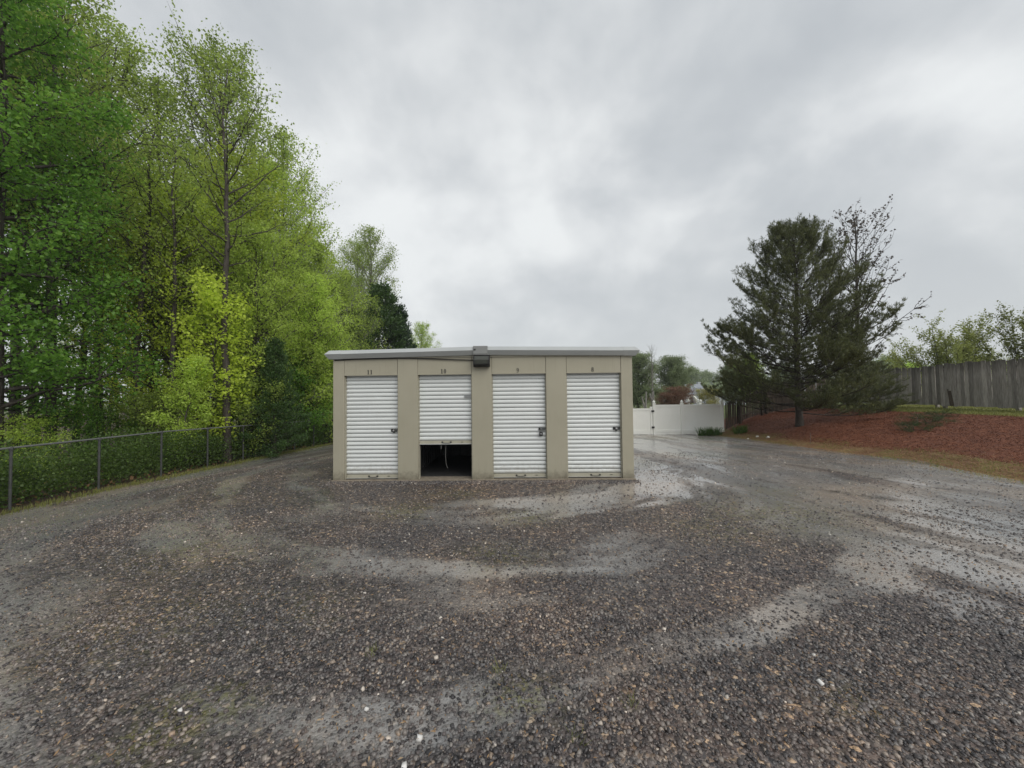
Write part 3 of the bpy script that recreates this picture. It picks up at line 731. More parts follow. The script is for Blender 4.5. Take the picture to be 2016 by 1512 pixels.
# roof: two sheets falling slightly to the sides, standing seams, sculpted rake trim with mitred corners
ZR = 2.700; ZE = 2.650
def roofz(x): return ZR - (ZR - ZE) * min(abs(x) / (HALF + .1), 1.2)
for sx in (-1, 1):
    mb = MB()
    x1 = sx * (HALF + 0.03)
    vs = [(0, -0.05, ZR - 0.03), (x1, -0.05, roofz(x1) - 0.03), (x1, DEPTH + .05, roofz(x1) - 0.03), (0, DEPTH + .05, ZR - 0.03)]
    vs += [(x, y, z - 0.04) for x, y, z in vs]
    mb.add(vs, [(0, 1, 2, 3), (4, 7, 6, 5), (0, 4, 5, 1), (1, 5, 6, 2), (2, 6, 7, 3), (3, 7, 4, 0)])
    for j in range(15):
        y = 0.1 + j * 0.62
        v2 = [(sx * 0.05, y, ZR - .029), (x1 * .98, y, roofz(x1) - .028), (x1 * .98, y + .03, roofz(x1) - .028), (sx * 0.05, y + .03, ZR - .029)]
        v2 += [(x, yy, z + 0.022) for x, yy, z in v2]
        mb.add(v2, [(4, 5, 6, 7), (0, 1, 5, 4), (1, 2, 6, 5), (2, 3, 7, 6), (3, 0, 4, 7)])
    mb.build("roof_sheet", M["galv"], bld)
# profile: (outward offset, z from the top)
PROF = [(0.00, -0.010), (0.055, 0.0), (0.125, -0.080), (0.060, -0.172), (0.0, -0.178)]
def rake(x0, x1, off=0.0, nseg=1, miter0=False, miter1=False):
    mb = MB(); vs = []; fs = []; n = len(PROF)
    for i in range(nseg + 1):
        for o_, z_ in PROF:
            x = x0 + (x1 - x0) * i / nseg
            if i == 0 and miter0: x = -HALF - o_
            if i == nseg and miter1: x = HALF + o_
            vs.append((x, -o_ - (off if o_ > 0.01 else 0), roofz(x) + z_ + (off if z_ > -.1 else -off)))
    for i in range(nseg):
        for j in range(n):
            a = i * n + j; b = i * n + (j + 1) % n
            fs.append((a, b, b + n, a + n))
    fs.append(tuple(range(n))[::-1]); fs.append(tuple(range(nseg * n, nseg * n + n)))
    mb.add(vs, fs)
    return mb
rake(-HALF + 0.20, 0.0, 0, 4).build("rake_trim", M["trim_white"], bld)
rake(0.0, HALF - 0.20, 0, 4).build("rake_trim", M["trim_white"], bld)
rake(-HALF, -HALF + 0.201, 0.003, 1, miter0=True).build("corner_trim", M["trim_white"], bld)
rake(HALF - 0.201, HALF, 0.003, 1, miter1=True).build("corner_trim", M["trim_white"], bld)
for sx in (-1, 1):
    mb = MB(); vs = []; fs = []; n = len(PROF)
    for i in range(2):
        for o_, z_ in PROF:
            y = (-o_ - 0.0025) if i == 0 else DEPTH
            vs.append((sx * (HALF + o_), y, roofz(HALF + .0) + z_))
    for j in range(n): fs.append((j, (j + 1) % n, (j + 1) % n + n, j + n))
    fs.append(tuple(range(n))[::-1]); fs.append(tuple(range(n, 2 * n)))
    mb.add(vs, fs); mb.build("side_gutter", M["trim_white"], bld)
# dark closure strip where the wall meets the trim
MB().box(-HALF + 0.003, HALF - 0.003, -0.018, -0.003, TOP - 0.075, TOP - 0.04).build("closure_strip", M["door_bar"], bld)
mb = MB(); mb.box(-0.157, 0.137, -0.135, 0.03, 2.537, 2.702)
rc = mb.build("ridge_cap", M["galv_cap"], bld, bevel=0.006)
MB().box(-0.145, -0.10, -0.138, -0.133, 2.612, 2.642).build("cap_notch", M["black"], rc)

# wall light under the ridge, with its cable
wl = empty("wall_light", (0.012, 0, 2.40))
tag(wl, "black wall pack light with grey lens fixed under the roof ridge", "wall light")
mb = MB()
pr = [(-0.003, 0.115), (-0.12, 0.118), (-0.165, 0.02), (-0.155, -0.075), (-0.10, -0.125), (-0.003, -0.11)]
mb.prism(pr, -0.165, 0.165); mb.build("housing", M["black"], wl, bevel=0.008)
mb = MB(); mb.prism([(-0.003, 0.1185), (-0.003, 0.13), (-0.14, 0.131), (-0.14, 0.1205)], -0.16, 0.17); mb.build("visor", M["galv_cap"], wl)
mb = MB()
def lerp2(a, b, t): return (a[0] + (b[0] - a[0]) * t, a[1] + (b[1] - a[1]) * t)
A = (-0.127, 0.105); B = (-0.1665, 0.02); C = (-0.157, -0.06)
mb.add([(-0.13, A[0] - .004, A[1] - .01), (0.13, A[0] - .004, A[1] - .01), (0.135, B[0] - .004, B[1]), (-0.135, B[0] - .004, B[1]), (0.13, C[0] - .004, C[1]), (-0.13, C[0] - .004, C[1])],
       [(0, 1, 2, 3), (3, 2, 4, 5)])
mb.build("lens", M["lens"], wl)
mb = MB()
pts = [(x, -0.022 if abs(x) < 2.9 else -0.01, z) for x, z in ((-3.03, 2.455), (-2.6, 2.475), (-1.7, 2.485), (-1.3, 2.476), (-0.9, 2.458), (-0.5, 2.437), (-0.165, 2.425))]
mb.tube([(p[0] - 0.012, p[1], p[2] - 2.40) for p in pts], 0.010, 6); mb.build("power_cable", M["black"], wl)

# ------------------------------------------------------------------ chain-link fence on the left
FX = -9.3
def rail_z(y): return 0.765 - 0.030 * max(0, y - 3.0)
cf = empty("chain_link_fence", (FX, 0, -0.45))
tag(cf, "low galvanised chain-link fence running along the left edge of the gravel yard", "fence")
mb = MB(); pts = [(0, y, rail_z(y) + 0.45) for y in (-7.0, -3, 0, 3, 6, 9, 12, 13.6)]
mb.tube(pts, 0.021, 8).build("top_rail", M["galv_rail"], cf)
for i in range(13):
    y = -0.41 - 3 * 1.6 + i * 1.6
    if y > 13.4: break
    gz = float(ground_z(FX, y))
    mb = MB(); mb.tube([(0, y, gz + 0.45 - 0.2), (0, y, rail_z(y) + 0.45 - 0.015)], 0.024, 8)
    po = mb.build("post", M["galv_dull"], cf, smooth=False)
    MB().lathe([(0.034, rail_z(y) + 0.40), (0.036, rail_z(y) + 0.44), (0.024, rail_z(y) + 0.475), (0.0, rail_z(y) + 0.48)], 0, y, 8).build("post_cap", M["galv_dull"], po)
# woven wire: zigzag strands as thin three-sided wires
def wire_mesh():
    pitch = 0.055; V = []; F = []
    y0 = -5.0; y1 = 13.4; h = 1.16; nseg = int(h / pitch)
    r = 0.0012
    vb = 0
    for k in range(int((y1 - y0) / pitch)):
        yb = y0 + k * pitch
        top = rail_z(yb) + 0.45 - 0.02
        zz = top - np.arange(nseg + 1) * (h / nseg)
        yy = yb + np.where(np.arange(nseg + 1) % 2 == 0, 0, pitch)
        xx = np.where(np.arange(nseg + 1) % 2 == 0, -0.024, -0.03)
        n = nseg + 1
        a = np.stack([xx, yy - r, zz - r], 1); b = np.stack([xx, yy + r, zz + r], 1); c = np.stack([xx + 2 * r, yy, zz], 1)
        V.append(np.concatenate([a, b, c]))
        i = np.arange(n - 1) + vb
        for s, e in ((0, n), (n, 2 * n), (2 * n, 0)):
            F.append(np.stack([i + s, i + s + 1, i + e + 1, i + e], 1))
        vb += 3 * n
    return np_mesh("wire_mesh", np.concatenate(V), np.concatenate(F))
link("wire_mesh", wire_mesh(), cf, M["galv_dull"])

# ------------------------------------------------------------------ white vinyl fence and gate
def vinyl_panel(mb, x0, x1, zb, zt, y=0.0, groove=0.17):
    n = max(2, int(round((x1 - x0) / groove)))
    w = (x1 - x0) / n
    for i in range(n):
        mb.box(x0 + i * w + 0.004, x0 + (i + 1) * w - 0.004, y - 0.011, y + 0.011, zb, zt)
    mb.box(x0, x1, y - 0.006, y + 0.006, zb + .001, zt - .001)
def vinyl_post(parent, x, y, zb, zt):
    o = MB().box(x - 0.064, x + 0.064, y - 0.064, y + 0.064, zb, zt).build("post", M["vinyl"], parent, bevel=0.006)
    mb = MB()
    mb.box(x - 0.075, x + 0.075, y - 0.075, y + 0.075, zt + 0.0005, zt + 0.025)
    mb.lathe([(0.055, zt + 0.0255), (0.05, zt + 0.05), (0.072, zt + 0.085), (0.066, zt + 0.115), (0.03, zt + 0.16), (0.004, zt + 0.19), (0.0, zt + 0.192)], x, y, 10)
    mb.build("post_cap", M["vinyl"], o)
# world line of the fence, slightly nearer on the left
gx0, gy0 = 7.45, 11.45
vf = empty("vinyl_fence", (gx0, gy0, -0.34), math.radians(-1.5))
tag(vf, "white vinyl privacy fence with pointed post caps beyond the gravel yard", "fence")
HT = 1.46
xs = [0.0, 1.36, 3.30]
for i, x in enumerate(xs):
    vinyl_post(vf, x, 0, -0.1 + (0.06 if i == 2 else 0), HT + 0.04 + (0.03 if i == 2 else 0))
for i in range(2):
    a, b = xs[i] + 0.066, xs[i + 1] - 0.066
    mb = MB(); vinyl_panel(mb, a, b, 0.21, HT - 0.115); mb.build("panel", M["vinyl"], vf)
    MB().box(a, b, -0.028, 0.028, HT - 0.115, HT - 0.005).build("top_rail", M["vinyl"], vf, bevel=0.004)
    MB().box(a, b, -0.028, 0.028, 0.10, 0.21).build("bottom_rail", M["vinyl"], vf, bevel=0.004)
    MB().box(a, b, -0.012, 0.012, -0.03, 0.098).build("kick_board", M["vinyl"], vf)
gt = empty("vinyl_gate", (gx0, gy0, -0.34), math.radians(3))
tag(gt, "white vinyl gate hung on black hinges beside the corner of the storage building", "gate")
mb = MB(); vinyl_panel(mb, -3.0, -0.20, 0.21, 1.18); mb.build("panel", M["vinyl"], gt)
MB().box(-3.0, -0.20, -0.03, 0.03, 1.18, 1.28).build("top_rail", M["vinyl"], gt, bevel=0.004)
MB().box(-3.0, -0.20, -0.03, 0.03, 0.0, 0.21).build("bottom_rail", M["vinyl"], gt, bevel=0.004)
MB().box(-0.198, -0.09, -0.04, 0.04, 0.0, 1.36).build("hinge_stile", M["vinyl"], gt, bevel=0.004)
for z in (0.30, 1.10):
    MB().box(-0.155, -0.02, -0.088, -0.066, z, z + 0.09).build("hinge", M["black"], gt, bevel=0.004)
vf2 = empty("vinyl_fence", (gx0 + 2.92, gy0 + 1.6, -0.40), math.radians(62))
tag(vf2, "white vinyl fence run going back behind the front fence, its post cap peeping over", "fence")
vinyl_post(vf2, 0, 0, -0.1, HT + 0.12)
mb = MB(); vinyl_panel(mb, 0.066, 2.3, 0.2, HT - 0.11); mb.build("panel", M["vinyl"], vf2)
MB().box(0.066, 2.3, -0.028, 0.028, HT - 0.109, HT).build("top_rail", M["vinyl"], vf2)
vinyl_post(vf2, 2.37, 0, -0.1, HT + 0.05)

# ------------------------------------------------------------------ wooden fences
def board_mesh(name, w, h, t=0.019, pointed=False):
    mb = MB()
    if pointed:
        pr = [(-w / 2, 0), (w / 2, 0), (w / 2, h - w * .7), (0, h), (-w / 2, h - w * .7)]
    else:
        c = w * 0.18
        pr = [(-w / 2, 0), (w / 2, 0), (w / 2, h - c * .4), (w / 2 - c, h), (-w / 2 + c, h), (-w / 2, h - c * .4)]
    n = len(pr)
    mb.add([(a, -t / 2, b) for a, b in pr] + [(a, t / 2, b) for a, b in pr],
           [tuple(range(n)), tuple(range(n, 2 * n))[::-1]] + [(i, i + n, (i + 1) % n + n, (i + 1) % n) for i in range(n)])
    me = bpy.data.meshes.new(name); me.from_pydata(mb.v, [], mb.f); me.update()
    bm = bmesh.new(); bm.from_mesh(me); bmesh.ops.recalc_face_normals(bm, faces=bm.faces); bm.to_mesh(me); bm.free()
    return me
def wood_fence(name, p0, p1, h, label, material, w=0.14, pointed=False, gap=0.004, lift=0.08, seed=3, z_fun=None, posts=2.4, lean=1.2, tall=0.0):
    rnd = random.Random(seed)
    d = Vector((p1[0] - p0[0], p1[1] - p0[1])); LEN = d.length; ang = math.atan2(d.y, d.x)
    root = empty(name, (p0[0], p0[1], float(z_fun(*p0))), ang)
    tag(root, label, "fence", group="weathered wooden fences")
    meshes = [board_mesh("board", w * s, h * q, pointed=pointed) for s, q in ((1, 1), (0.97, 0.985), (1.0, 1.012))]
    for me in meshes: me.materials.append(material)
    n = int(LEN / (w + gap))
    for i in range(n):
        x = (i + 0.5) * (w + gap)
        wx = p0[0] + math.cos(ang) * x; wy = p0[1] + math.sin(ang) * x
        b = bpy.data.objects.new("board", meshes[rnd.randrange(3)])
        COL.objects.link(b); b.parent = root
        b.location = (x, rnd.uniform(-0.004, 0.004) - 0.02, float(z_fun(wx, wy)) - root.location.z + lift + rnd.uniform(-0.02, 0.02))
        b.rotation_euler = (math.radians(rnd.uniform(-.6, .6)), math.radians(rnd.gauss(0, lean * .45)), 0)
    k = 0
    while k * posts <= LEN + 0.01:
        x = min(k * posts + 0.05, LEN - 0.05)
        wx = p0[0] + math.cos(ang) * x; wy = p0[1] + math.sin(ang) * x
        z = float(z_fun(wx, wy)) - root.location.z
        MB().box(x - 0.05, x + 0.05, 0.036, 0.136, z - 0.3, z + h * 0.96 + lift).build("post", material, root)
        if (k + 1) * posts <= LEN + 0.5:
            x2 = min((k + 1) * posts, LEN)
            wx2 = p0[0] + math.cos(ang) * x2; wy2 = p0[1] + math.sin(ang) * x2
            z2 = float(z_fun(wx2, wy2)) - root.location.z
            for hh in (0.25, h * 0.5, h * 0.86):
                mb = MB()
                a, b2 = z + hh + lift, z2 + hh + lift
                vs = [(x, -0.002, a), (x2, -0.002, b2), (x2, 0.034, b2), (x, 0.034, a), (x, -0.002, a + .085), (x2, -0.002, b2 + .085), (x2, 0.034, b2 + .085), (x, 0.034, a + .085)]
                mb.add(vs, [(0, 3, 2, 1), (4, 5, 6, 7), (0, 1, 5, 4), (1, 2, 6, 5), (2, 3, 7, 6), (3, 0, 4, 7)])
                mb.build("rail", material, root)
        k += 1
    return root
gz_ = lambda x, y: ground_z(x, y)
# the boards face the yard: the line is walked so that local -Y points to the yard
wf1 = wood_fence("wooden_fence", (18.75, 8.9), (18.75, 2.0), 1.78, "tall weathered grey board fence at the far right, on top of the bank", M["wood_grey"], seed=3, z_fun=gz_, lift=0.10, w=0.145)
wf2 = wood_fence("wooden_fence", (18.95, 14.2), (18.95, 8.2), 1.72, "weathered grey board fence stretch stepping back behind the pine branches", M["wood_grey"], seed=5, z_fun=gz_, lift=0.12, w=0.145)
# loose board leaning across the step between the two stretches
lb = bpy.data.objects.new("loose_board", board_mesh("loose_board", 0.14, 1.7)); COL.objects.link(lb)
lb.data.materials.append(M["wood_dark"]); lb.parent = wf1
lb.location = (0.42, -0.045, 0.12); lb.rotation_euler = (math.radians(-2), math.radians(-9), 0)
tag(lb, "dark slipped board hanging slantwise")
wood_fence("wooden_fence", (13.6, 12.9), (10.95, 11.45), 1.30, "low dark picket fence running up the bank from the end of the white fence", M["wood_dark"], seed=8, z_fun=gz_, lift=0.05, w=0.085, pointed=True, gap=0.045, posts=1.9, lean=1.5)
wood_fence("wooden_fence", (18.6, 14.4), (13.65, 13.0), 1.5, "dark board fence in the shade behind the pine trunk", M["wood_dark"], seed=9, z_fun=gz_, lift=0.04, w=0.13)
wood_fence("wooden_fence", (-10.6, 19.0), (-5.6, 16.8), 1.2, "old dark timber fence glimpsed behind the left corner of the storage building", M["wood_dark"], seed=10, z_fun=gz_, lift=0.02, w=0.13)

# ------------------------------------------------------------------ trees
class NPB:
    """quads collected as numpy blocks"""
    def __init__(self): self.V = []; self.F = []; self.n = 0
    def add(self, v, f):
        self.V.append(v); self.F.append(f + self.n); self.n += len(v)
    def mesh(self, name):
        return np_mesh(name, np.concatenate(self.V), np.concatenate(self.F))

def np_tube(nb, pts, rs, sides):
    pts = np.asarray(pts, float); rs = np.asarray(rs, float)
    d = np.gradient(pts, axis=0); d /= np.linalg.norm(d, axis=1)[:, None] + 1e-9
    ref = np.array([0.31, 0.17, 1.0]) if abs(d[0, 2]) < 0.8 else np.array([1.0, 0.2, 0.1])
    s = np.cross(d, ref); s /= np.linalg.norm(s, axis=1)[:, None] + 1e-9
    t = np.cross(s, d)
    an = 2 * np.pi * np.arange(sides) / sides
    ring = pts[:, None, :] + (s[:, None, :] * np.cos(an)[None, :, None] + t[:, None, :] * np.sin(an)[None, :, None]) * rs[:, None, None]
    n = len(pts)
    idx = np.arange(n * sides).reshape(n, sides)
    nx = np.roll(idx, -1, axis=1)
    F = np.stack([idx[:-1], nx[:-1], nx[1:], idx[1:]], -1).reshape(-1, 4)
    nb.add(ring.reshape(-1, 3), F)

def unit(v): return v / (np.linalg.norm(v, axis=-1, keepdims=True) + 1e-9)

def leaf_quads(nb, C, size, rng, wid=0.6, up=0.35, direction=None, fold=0.12):
    n = len(C)
    d = unit(rng.normal(size=(n, 3)) + np.array([0, 0, -0.25])) if direction is None else unit(direction)
    nrm = rng.normal(size=(n, 3)); nrm[:, 2] = np.abs(nrm[:, 2]) + up
    s = unit(np.cross(d, unit(nrm)))
    nn = np.cross(s, d)
    sz = (size * rng.uniform(0.65, 1.25, n))[:, None]
    a = C; b = C + d * sz * 0.45 + s * sz * wid * 0.5 + nn * sz * fold
    c = C + d * sz; e = C + d * sz * 0.45 - s * sz * wid * 0.5 + nn * sz * fold
    V = np.stack([a, b, c, e], 1).reshape(-1, 3)
    nb.add(V, np.arange(n * 4).reshape(n, 4))

SHAPES = {
    'oval': lambda t: np.sin(np.pi * np.clip(0.12 + 0.86 * t, 0, 1)) ** 0.7,
    'cone': lambda t: (1 - t) ** 0.75 * 0.95 + 0.08,
    'tall': lambda t: (1 - t ** 2.2) * 0.75 + 0.25 * np.sin(np.pi * np.clip(t, 0, 1)),
    'round': lambda t: np.sqrt(np.clip(1 - (2 * t - 0.9) ** 2, 0.04, 1)),
    'vase': lambda t: 0.35 + 0.65 * t,
    'pine': lambda t: np.where(t < 0.2, 0.72 + 1.4 * t, 1.0) * np.clip(1 - t, 0, 1) ** 0.62 + 0.05,
}

def make_tree(seed, H, r0, cb, R, shape='oval', nb1=60, nb2=9, leaves=30, leaf=0.12, wid=0.6, spread=0.22, el0=35, curl=0.25,
              lean=(0, 0), wob=0.25, twig=True, droop=0.0, forks=0, inner=0.22, len2=0.42, sides=7):
    rng = np.random.default_rng(seed)
    wood = NPB(); lv = NPB()
    nt = 14
    tt = np.linspace(0, 1, nt)
    tx = lean[0] * H * tt + wob * np.cumsum(rng.normal(size=nt)) * 0.28 * tt
    ty = lean[1] * H * tt + wob * np.cumsum(rng.normal(size=nt)) * 0.28 * tt
    trunk = np.stack([tx, ty, tt * H - 0.3 * (1 - tt)], 1)
    rad = r0 * (1 - tt) ** 0.8 + 0.012; rad[0] *= 1.35
    np_tube(wood, trunk, rad, sides)
    sf = SHAPES[shape]
    C_all = []
    az = rng.uniform(0, 6.28)
    for i in range(nb1):
        t = (i + rng.uniform(0.1, 0.9)) / nb1
        az += 2.399 + rng.normal() * 0.35
        hz_ = cb + (0.985 - cb) * t
        base = np.array([np.interp(hz_, tt, trunk[:, k]) for k in range(3)])
        ln = R * float(sf(np.array(t))) * rng.uniform(0.62, 1.12)
        el = math.radians(el0 + 25 * t + rng.normal() * 9)
        d = np.array([math.cos(az) * math.cos(el), math.sin(az) * math.cos(el), math.sin(el)])
        ns = 7; s = np.linspace(0, 1, ns)
        side = unit(np.cross(d, [0, 0, 1.0]))
        path = base + d * (ln * s)[:, None]
        path[:, 2] += curl * ln * s ** 2 - droop * ln * s ** 1.6
        path += side * (np.cumsum(rng.normal(size=ns)) * 0.035 * ln * s)[:, None]
        path[1:, 2] += rng.normal(size=ns - 1) * 0.02 * ln
        rb = max(0.010, min(np.interp(hz_, tt, rad) * 0.5, 0.02 * ln + 0.008))
        np_tube(wood, path, rb * (1 - 0.85 * s), 4)
        q = 0.22 + 0.78 * min(1.1, ln / R)
        for j in range(max(2, int(round(nb2 * q)))):
            u = rng.uniform(inner, 1.0) if j else 1.0
            b = np.array([np.interp(u, s, path[:, k]) for k in range(3)])
            dd = unit(d + rng.normal(size=3) * 0.62 + np.array([0, 0, 0.12]))
            l2 = ln * len2 * (1.15 - 0.6 * u) * rng.uniform(0.6, 1.2) + 0.1
            s2 = np.linspace(0, 1, 4)
            p2 = b + dd * (l2 * s2)[:, None]; p2[:, 2] += (0.12 - droop * .6) * l2 * s2 ** 2
            p2[1:] += rng.normal(size=(3, 3)) * 0.05 * l2
            if twig: np_tube(wood, p2, np.maximum(rb * 0.38 * (1 - 0.8 * s2), 0.0035), 3)
            m = rng.poisson(leaves * (0.55 + 0.6 * q))
            if m:
                w = rng.uniform(0.15, 1.05, m)
                c = np.stack([np.interp(w, s2, p2[:, k]) for k in range(3)], 1)
                C_all.append(c + rng.normal(size=(m, 3)) * spread * np.array([1, 1, 0.7]))
    if C_all:
        leaf_quads(lv, np.concatenate(C_all), leaf, rng, wid)
    return wood.mesh("trunk"), (lv.mesh("crown") if C_all else None)

def put_tree(name, meshes, mats, x, y, label, group=None, rz=0.0, s=1.0, sz=None, cat="tree", dz=0.0, z=None):
    zz = float(ground_z(x, y)) if z is None else z
    root = empty(name, (x, y, zz - 0.05 + dz), rz)
    root.scale = (s, s, sz or s)
    tag(root, label, cat, group)
    for me, nm, mt in zip(meshes, ("trunk", "crown"), mats):
        if me is None: continue
        if not me.materials: me.materials.append(mt)
        o = bpy.data.objects.new(nm, me); COL.objects.link(o); o.parent = root
        if me.materials[0] != mt:
            o.material_slots[0].link = 'OBJECT'; o.material_slots[0].material = mt
    return root

FG = "trees along the left edge behind the chain-link fence"
BK = (M["bark"], M["bark_pale"])

def pd(p, d): return polar(px(p), d)

# big near tree, dark green, reaching over the fence at the left edge
near = make_tree(101, 15.5, 0.20, 0.13, 3.6, 'tall', 76, 13, 66, 0.105, 0.72, 0.24, el0=8, curl=0.18, droop=0.12, len2=0.40)
x, y = pd(-10, 10.3)
put_tree("broadleaf_tree", near, (M["bark"], M["leaf_dark"]), x, y, "big dark green tree at the left edge with a black trunk, boughs over the fence", FG)
x, y = pd(-35, 13.5)
put_tree("broadleaf_tree", near, (M["bark"], M["leaf_dark"]), x, y, "second dark green tree behind the black-trunked one, cut off by the left edge", FG, rz=2.2, s=1.05)

tallA = make_tree(202, 22.5, 0.21, 0.40, 4.3, 'oval', 74, 12, 24, 0.14, 0.7, 0.20, el0=38, curl=0.15)
tallB = make_tree(203, 20.5, 0.19, 0.38, 4.4, 'tall', 70, 12, 21, 0.14, 0.7, 0.22, el0=32, curl=0.2)
x, y = pd(100, 13.5)
put_tree("broadleaf_tree", tallB, (M["bark"], M["leaf_olive"]), x, y, "tall mid green tree behind the first fence posts, crown leaving the top of the picture", FG, rz=4.1, s=0.82, sz=0.9)
x, y = pd(30, 17.5)
put_tree("broadleaf_tree", tallA, (M["bark"], M["leaf_olive"]), x, y, "tall brownish olive tree standing behind the black-trunked tree at the left edge", FG, rz=1.1, s=0.95)
brightA = make_tree(301, 15.5, 0.15, 0.12, 4.9, 'tall', 105, 14, 29, 0.13, 0.66, 0.16, el0=30, curl=0.12)
brightB = make_tree(302, 14.0, 0.13, 0.18, 3.3, 'oval', 84, 12, 27, 0.13, 0.66, 0.16, el0=30, curl=0.15)
thin = make_tree(401, 13.0, 0.085, 0.30, 1.9, 'oval', 38, 7, 13, 0.11, 0.7, 0.22, el0=35, wob=0.45)
thin2 = make_tree(402, 14.5, 0.12, 0.45, 2.4, 'oval', 40, 7, 13, 0.12, 0.7, 0.25, el0=25, wob=0.5)
pole = make_tree(403, 11.0, 0.05, 0.25, 1.2, 'oval', 30, 5, 6, 0.10, 0.7, 0.2, el0=25, wob=0.6)

spots = [
 # (px, distance, meshes, bark, leaf, rz, scale, label)
 (300, 21.0, tallB, 0, "leaf_olive", 0.3, 1.02, "tall airy tree with a thick straight dark trunk, left of the two highest crowns"),
 (432, 21.5, tallA, 0, "leaf_olive", 1.2, 1.00, "highest tree of the wood, rounded airy olive crown against the sky"),
 (562, 26.0, tallB, 0, "leaf_olive", 2.6, 1.03, "tall loose crown spreading above and behind the bright green tree, right shoulder of the wood"),
 (190, 20.0, tallA, 0, "leaf_olive", 5.1, 0.98, "tall green crown showing behind the big dark tree at top left"),
 (545, 20.5, brightA, 1, "leaf_bright", 0.0, 1.00, "broad bright green tree with a tapering crown nearest the left roof corner"),
 (455, 18.5, brightB, 0, "leaf_yellow", 1.0, 1.02, "yellow-green tree with fresh leaves in the middle of the wood"),
 (625, 26.0, brightA, 0, "leaf_bright", 2.1, 0.86, "bright green tree just above the left end of the shed roof"),
 (390, 24.0, brightB, 0, "leaf_bright", 3.3, 1.12, "light green tree filling the gap behind the yellow-green one"),
 (335, 16.8, brightA, 0, "leaf_yellow", 4.6, 0.80, "yellow-green tree with fine forking boughs left of the middle of the wood"),
 (262, 18.5, brightA, 0, "leaf_bright", 5.5, 0.92, "light olive green tree behind the dark boughs over the second fence panel"),
 (500, 15.6, brightB, 0, "leaf_bright", 5.0, 0.66, "small fresh green tree in front of the bright broad one"),
 (615, 20.0, brightB, 0, "leaf_bright", 0.7, 0.62, "low leafy green tree beside the left wall of the shed"),
 (665, 30.0, brightA, 1, "leaf_olive", 4.0, 0.84, "mid green tree whose crown edge stands against the sky right of the bright tree"),
 (575, 31.0, brightA, 1, "leaf_bright", 5.0, 1.08, "pale green tree at the back between the bright tree and the right shoulder"),
 (735, 38.0, tallB, 1, "leaf_olive", 1.9, 0.98, "sparse tree with thin crown rising behind the dark cedars over the shed roof"),
 (708, 43.0, tallA, 1, "leaf_olive", 3.1, 0.90, "thin grey-green tree at the back, left of the sparse tree over the roof"),
 (832, 62.0, brightB, 1, "leaf_bright", 2.0, 1.05, "small pale green tree farthest along the wood, over the left half of the shed roof"),
 (862, 74.0, brightB, 1, "leaf_hazed", 3.0, 0.80, "very small pale tree at the right end of the wood, just above the roof line"),
]
for p, d, me, bk, lf, rz, s, lab in spots:
    x, y = pd(p, d)
    put_tree("broadleaf_tree", me, (BK[bk], M[lf]), x, y, lab, FG, rz, s)
# slender stems in the shade between the fence and the field
rs = random.Random(5)
stems = [(150, 17), (178, 21), (205, 15.5), (232, 24), (268, 15), (285, 19.5), (292, 16.6), (318, 23), (345, 14.5), (362, 19), (378, 27), (405, 16.5), (425, 22.5), (448, 13.8), (470, 25), (110, 22), (75, 18), (520, 24), (60, 27), (215, 30), (330, 33), (130, 33)]
ORD = "first second third fourth fifth sixth seventh eighth ninth tenth eleventh twelfth thirteenth fourteenth fifteenth sixteenth seventeenth eighteenth nineteenth twentieth twenty-first twenty-second".split()
rank = {i: r for r, i in enumerate(sorted(range(len(stems)), key=lambda k: stems[k][0]))}
for i, (p, d) in enumerate(stems):
    x, y = pd(p, d)
    me = (thin, thin2, pole)[(i * 7) % 3] if i % 4 else thin2
    put_tree("slender_tree", me, (M["bark"], M["leaf_olive"] if i % 3 else M["leaf_bright"]), x, y,
             "slender dark-stemmed tree, %s thin trunk from the left in the shade of the wood" % ORD[rank[i]], "slender dark-stemmed trees in the wood", rs.uniform(0, 6.3), rs.uniform(0.8, 1.1))
# bright sapling and understorey
sap = make_tree(501, 6.6, 0.045, 0.12, 1.55, 'oval', 34, 8, 30, 0.115, 0.75, 0.16, el0=28, curl=0.2, wob=0.5)
x, y = pd(418, 14.0); put_tree("sapling", sap, (M["bark"], M["leaf_yellow"]), x, y, "bright yellow-green sapling standing out in front of the dark wood", FG, 0.5, 1.0)
x, y = pd(368, 12.6); put_tree("sapling", sap, (M["bark"], M["leaf_bright"]), x, y, "small light green sapling left of the bright yellow-green one, behind the top rail", FG, 2.5, 0.55)
shrub = make_tree(502, 3.4, 0.04, 0.05, 1.7, 'round', 40, 8, 34, 0.085, 0.7, 0.17, el0=20, curl=0.2, wob=0.5)
for i, (p, d, s, lf, lab) in enumerate([
        (70, 10.8, 0.55, "leaf_bright", "bright green low bough-like shrub beside the black trunk at the left edge"),
        (235, 12.8, 0.60, "leaf_dark", "dark shrub behind the chain-link fence between its first posts"),
        (300, 13.4, 0.75, "leaf_olive", "olive shrub behind the chain-link fence below the thick trunks"),
        (460, 14.6, 0.85, "leaf_olive", "green shrub left of the small dark cedar"),
        (498, 17.5, 1.0, "leaf_dark", "dark green bush behind the small dark cedar"),
        (592, 19.0, 1.25, "leaf_dark", "rounded dark green bush between cedar and shed"),
        (640, 21.0, 1.5, "leaf_bright", "light green bush touching the left corner of the shed"),
        (600, 23.0, 1.8, "leaf_olive", "tall leafy shrub under the bright broad tree"),
        (400, 17.0, 1.0, "leaf_olive", "mid green shrub in the shade behind the bright sapling")]):
    x, y = pd(p, d)
    put_tree("shrub", shrub, (M["bark"], M[lf]), x, y, lab, "shrubs under the trees on the left", i * 1.3, s, cat="shrub")

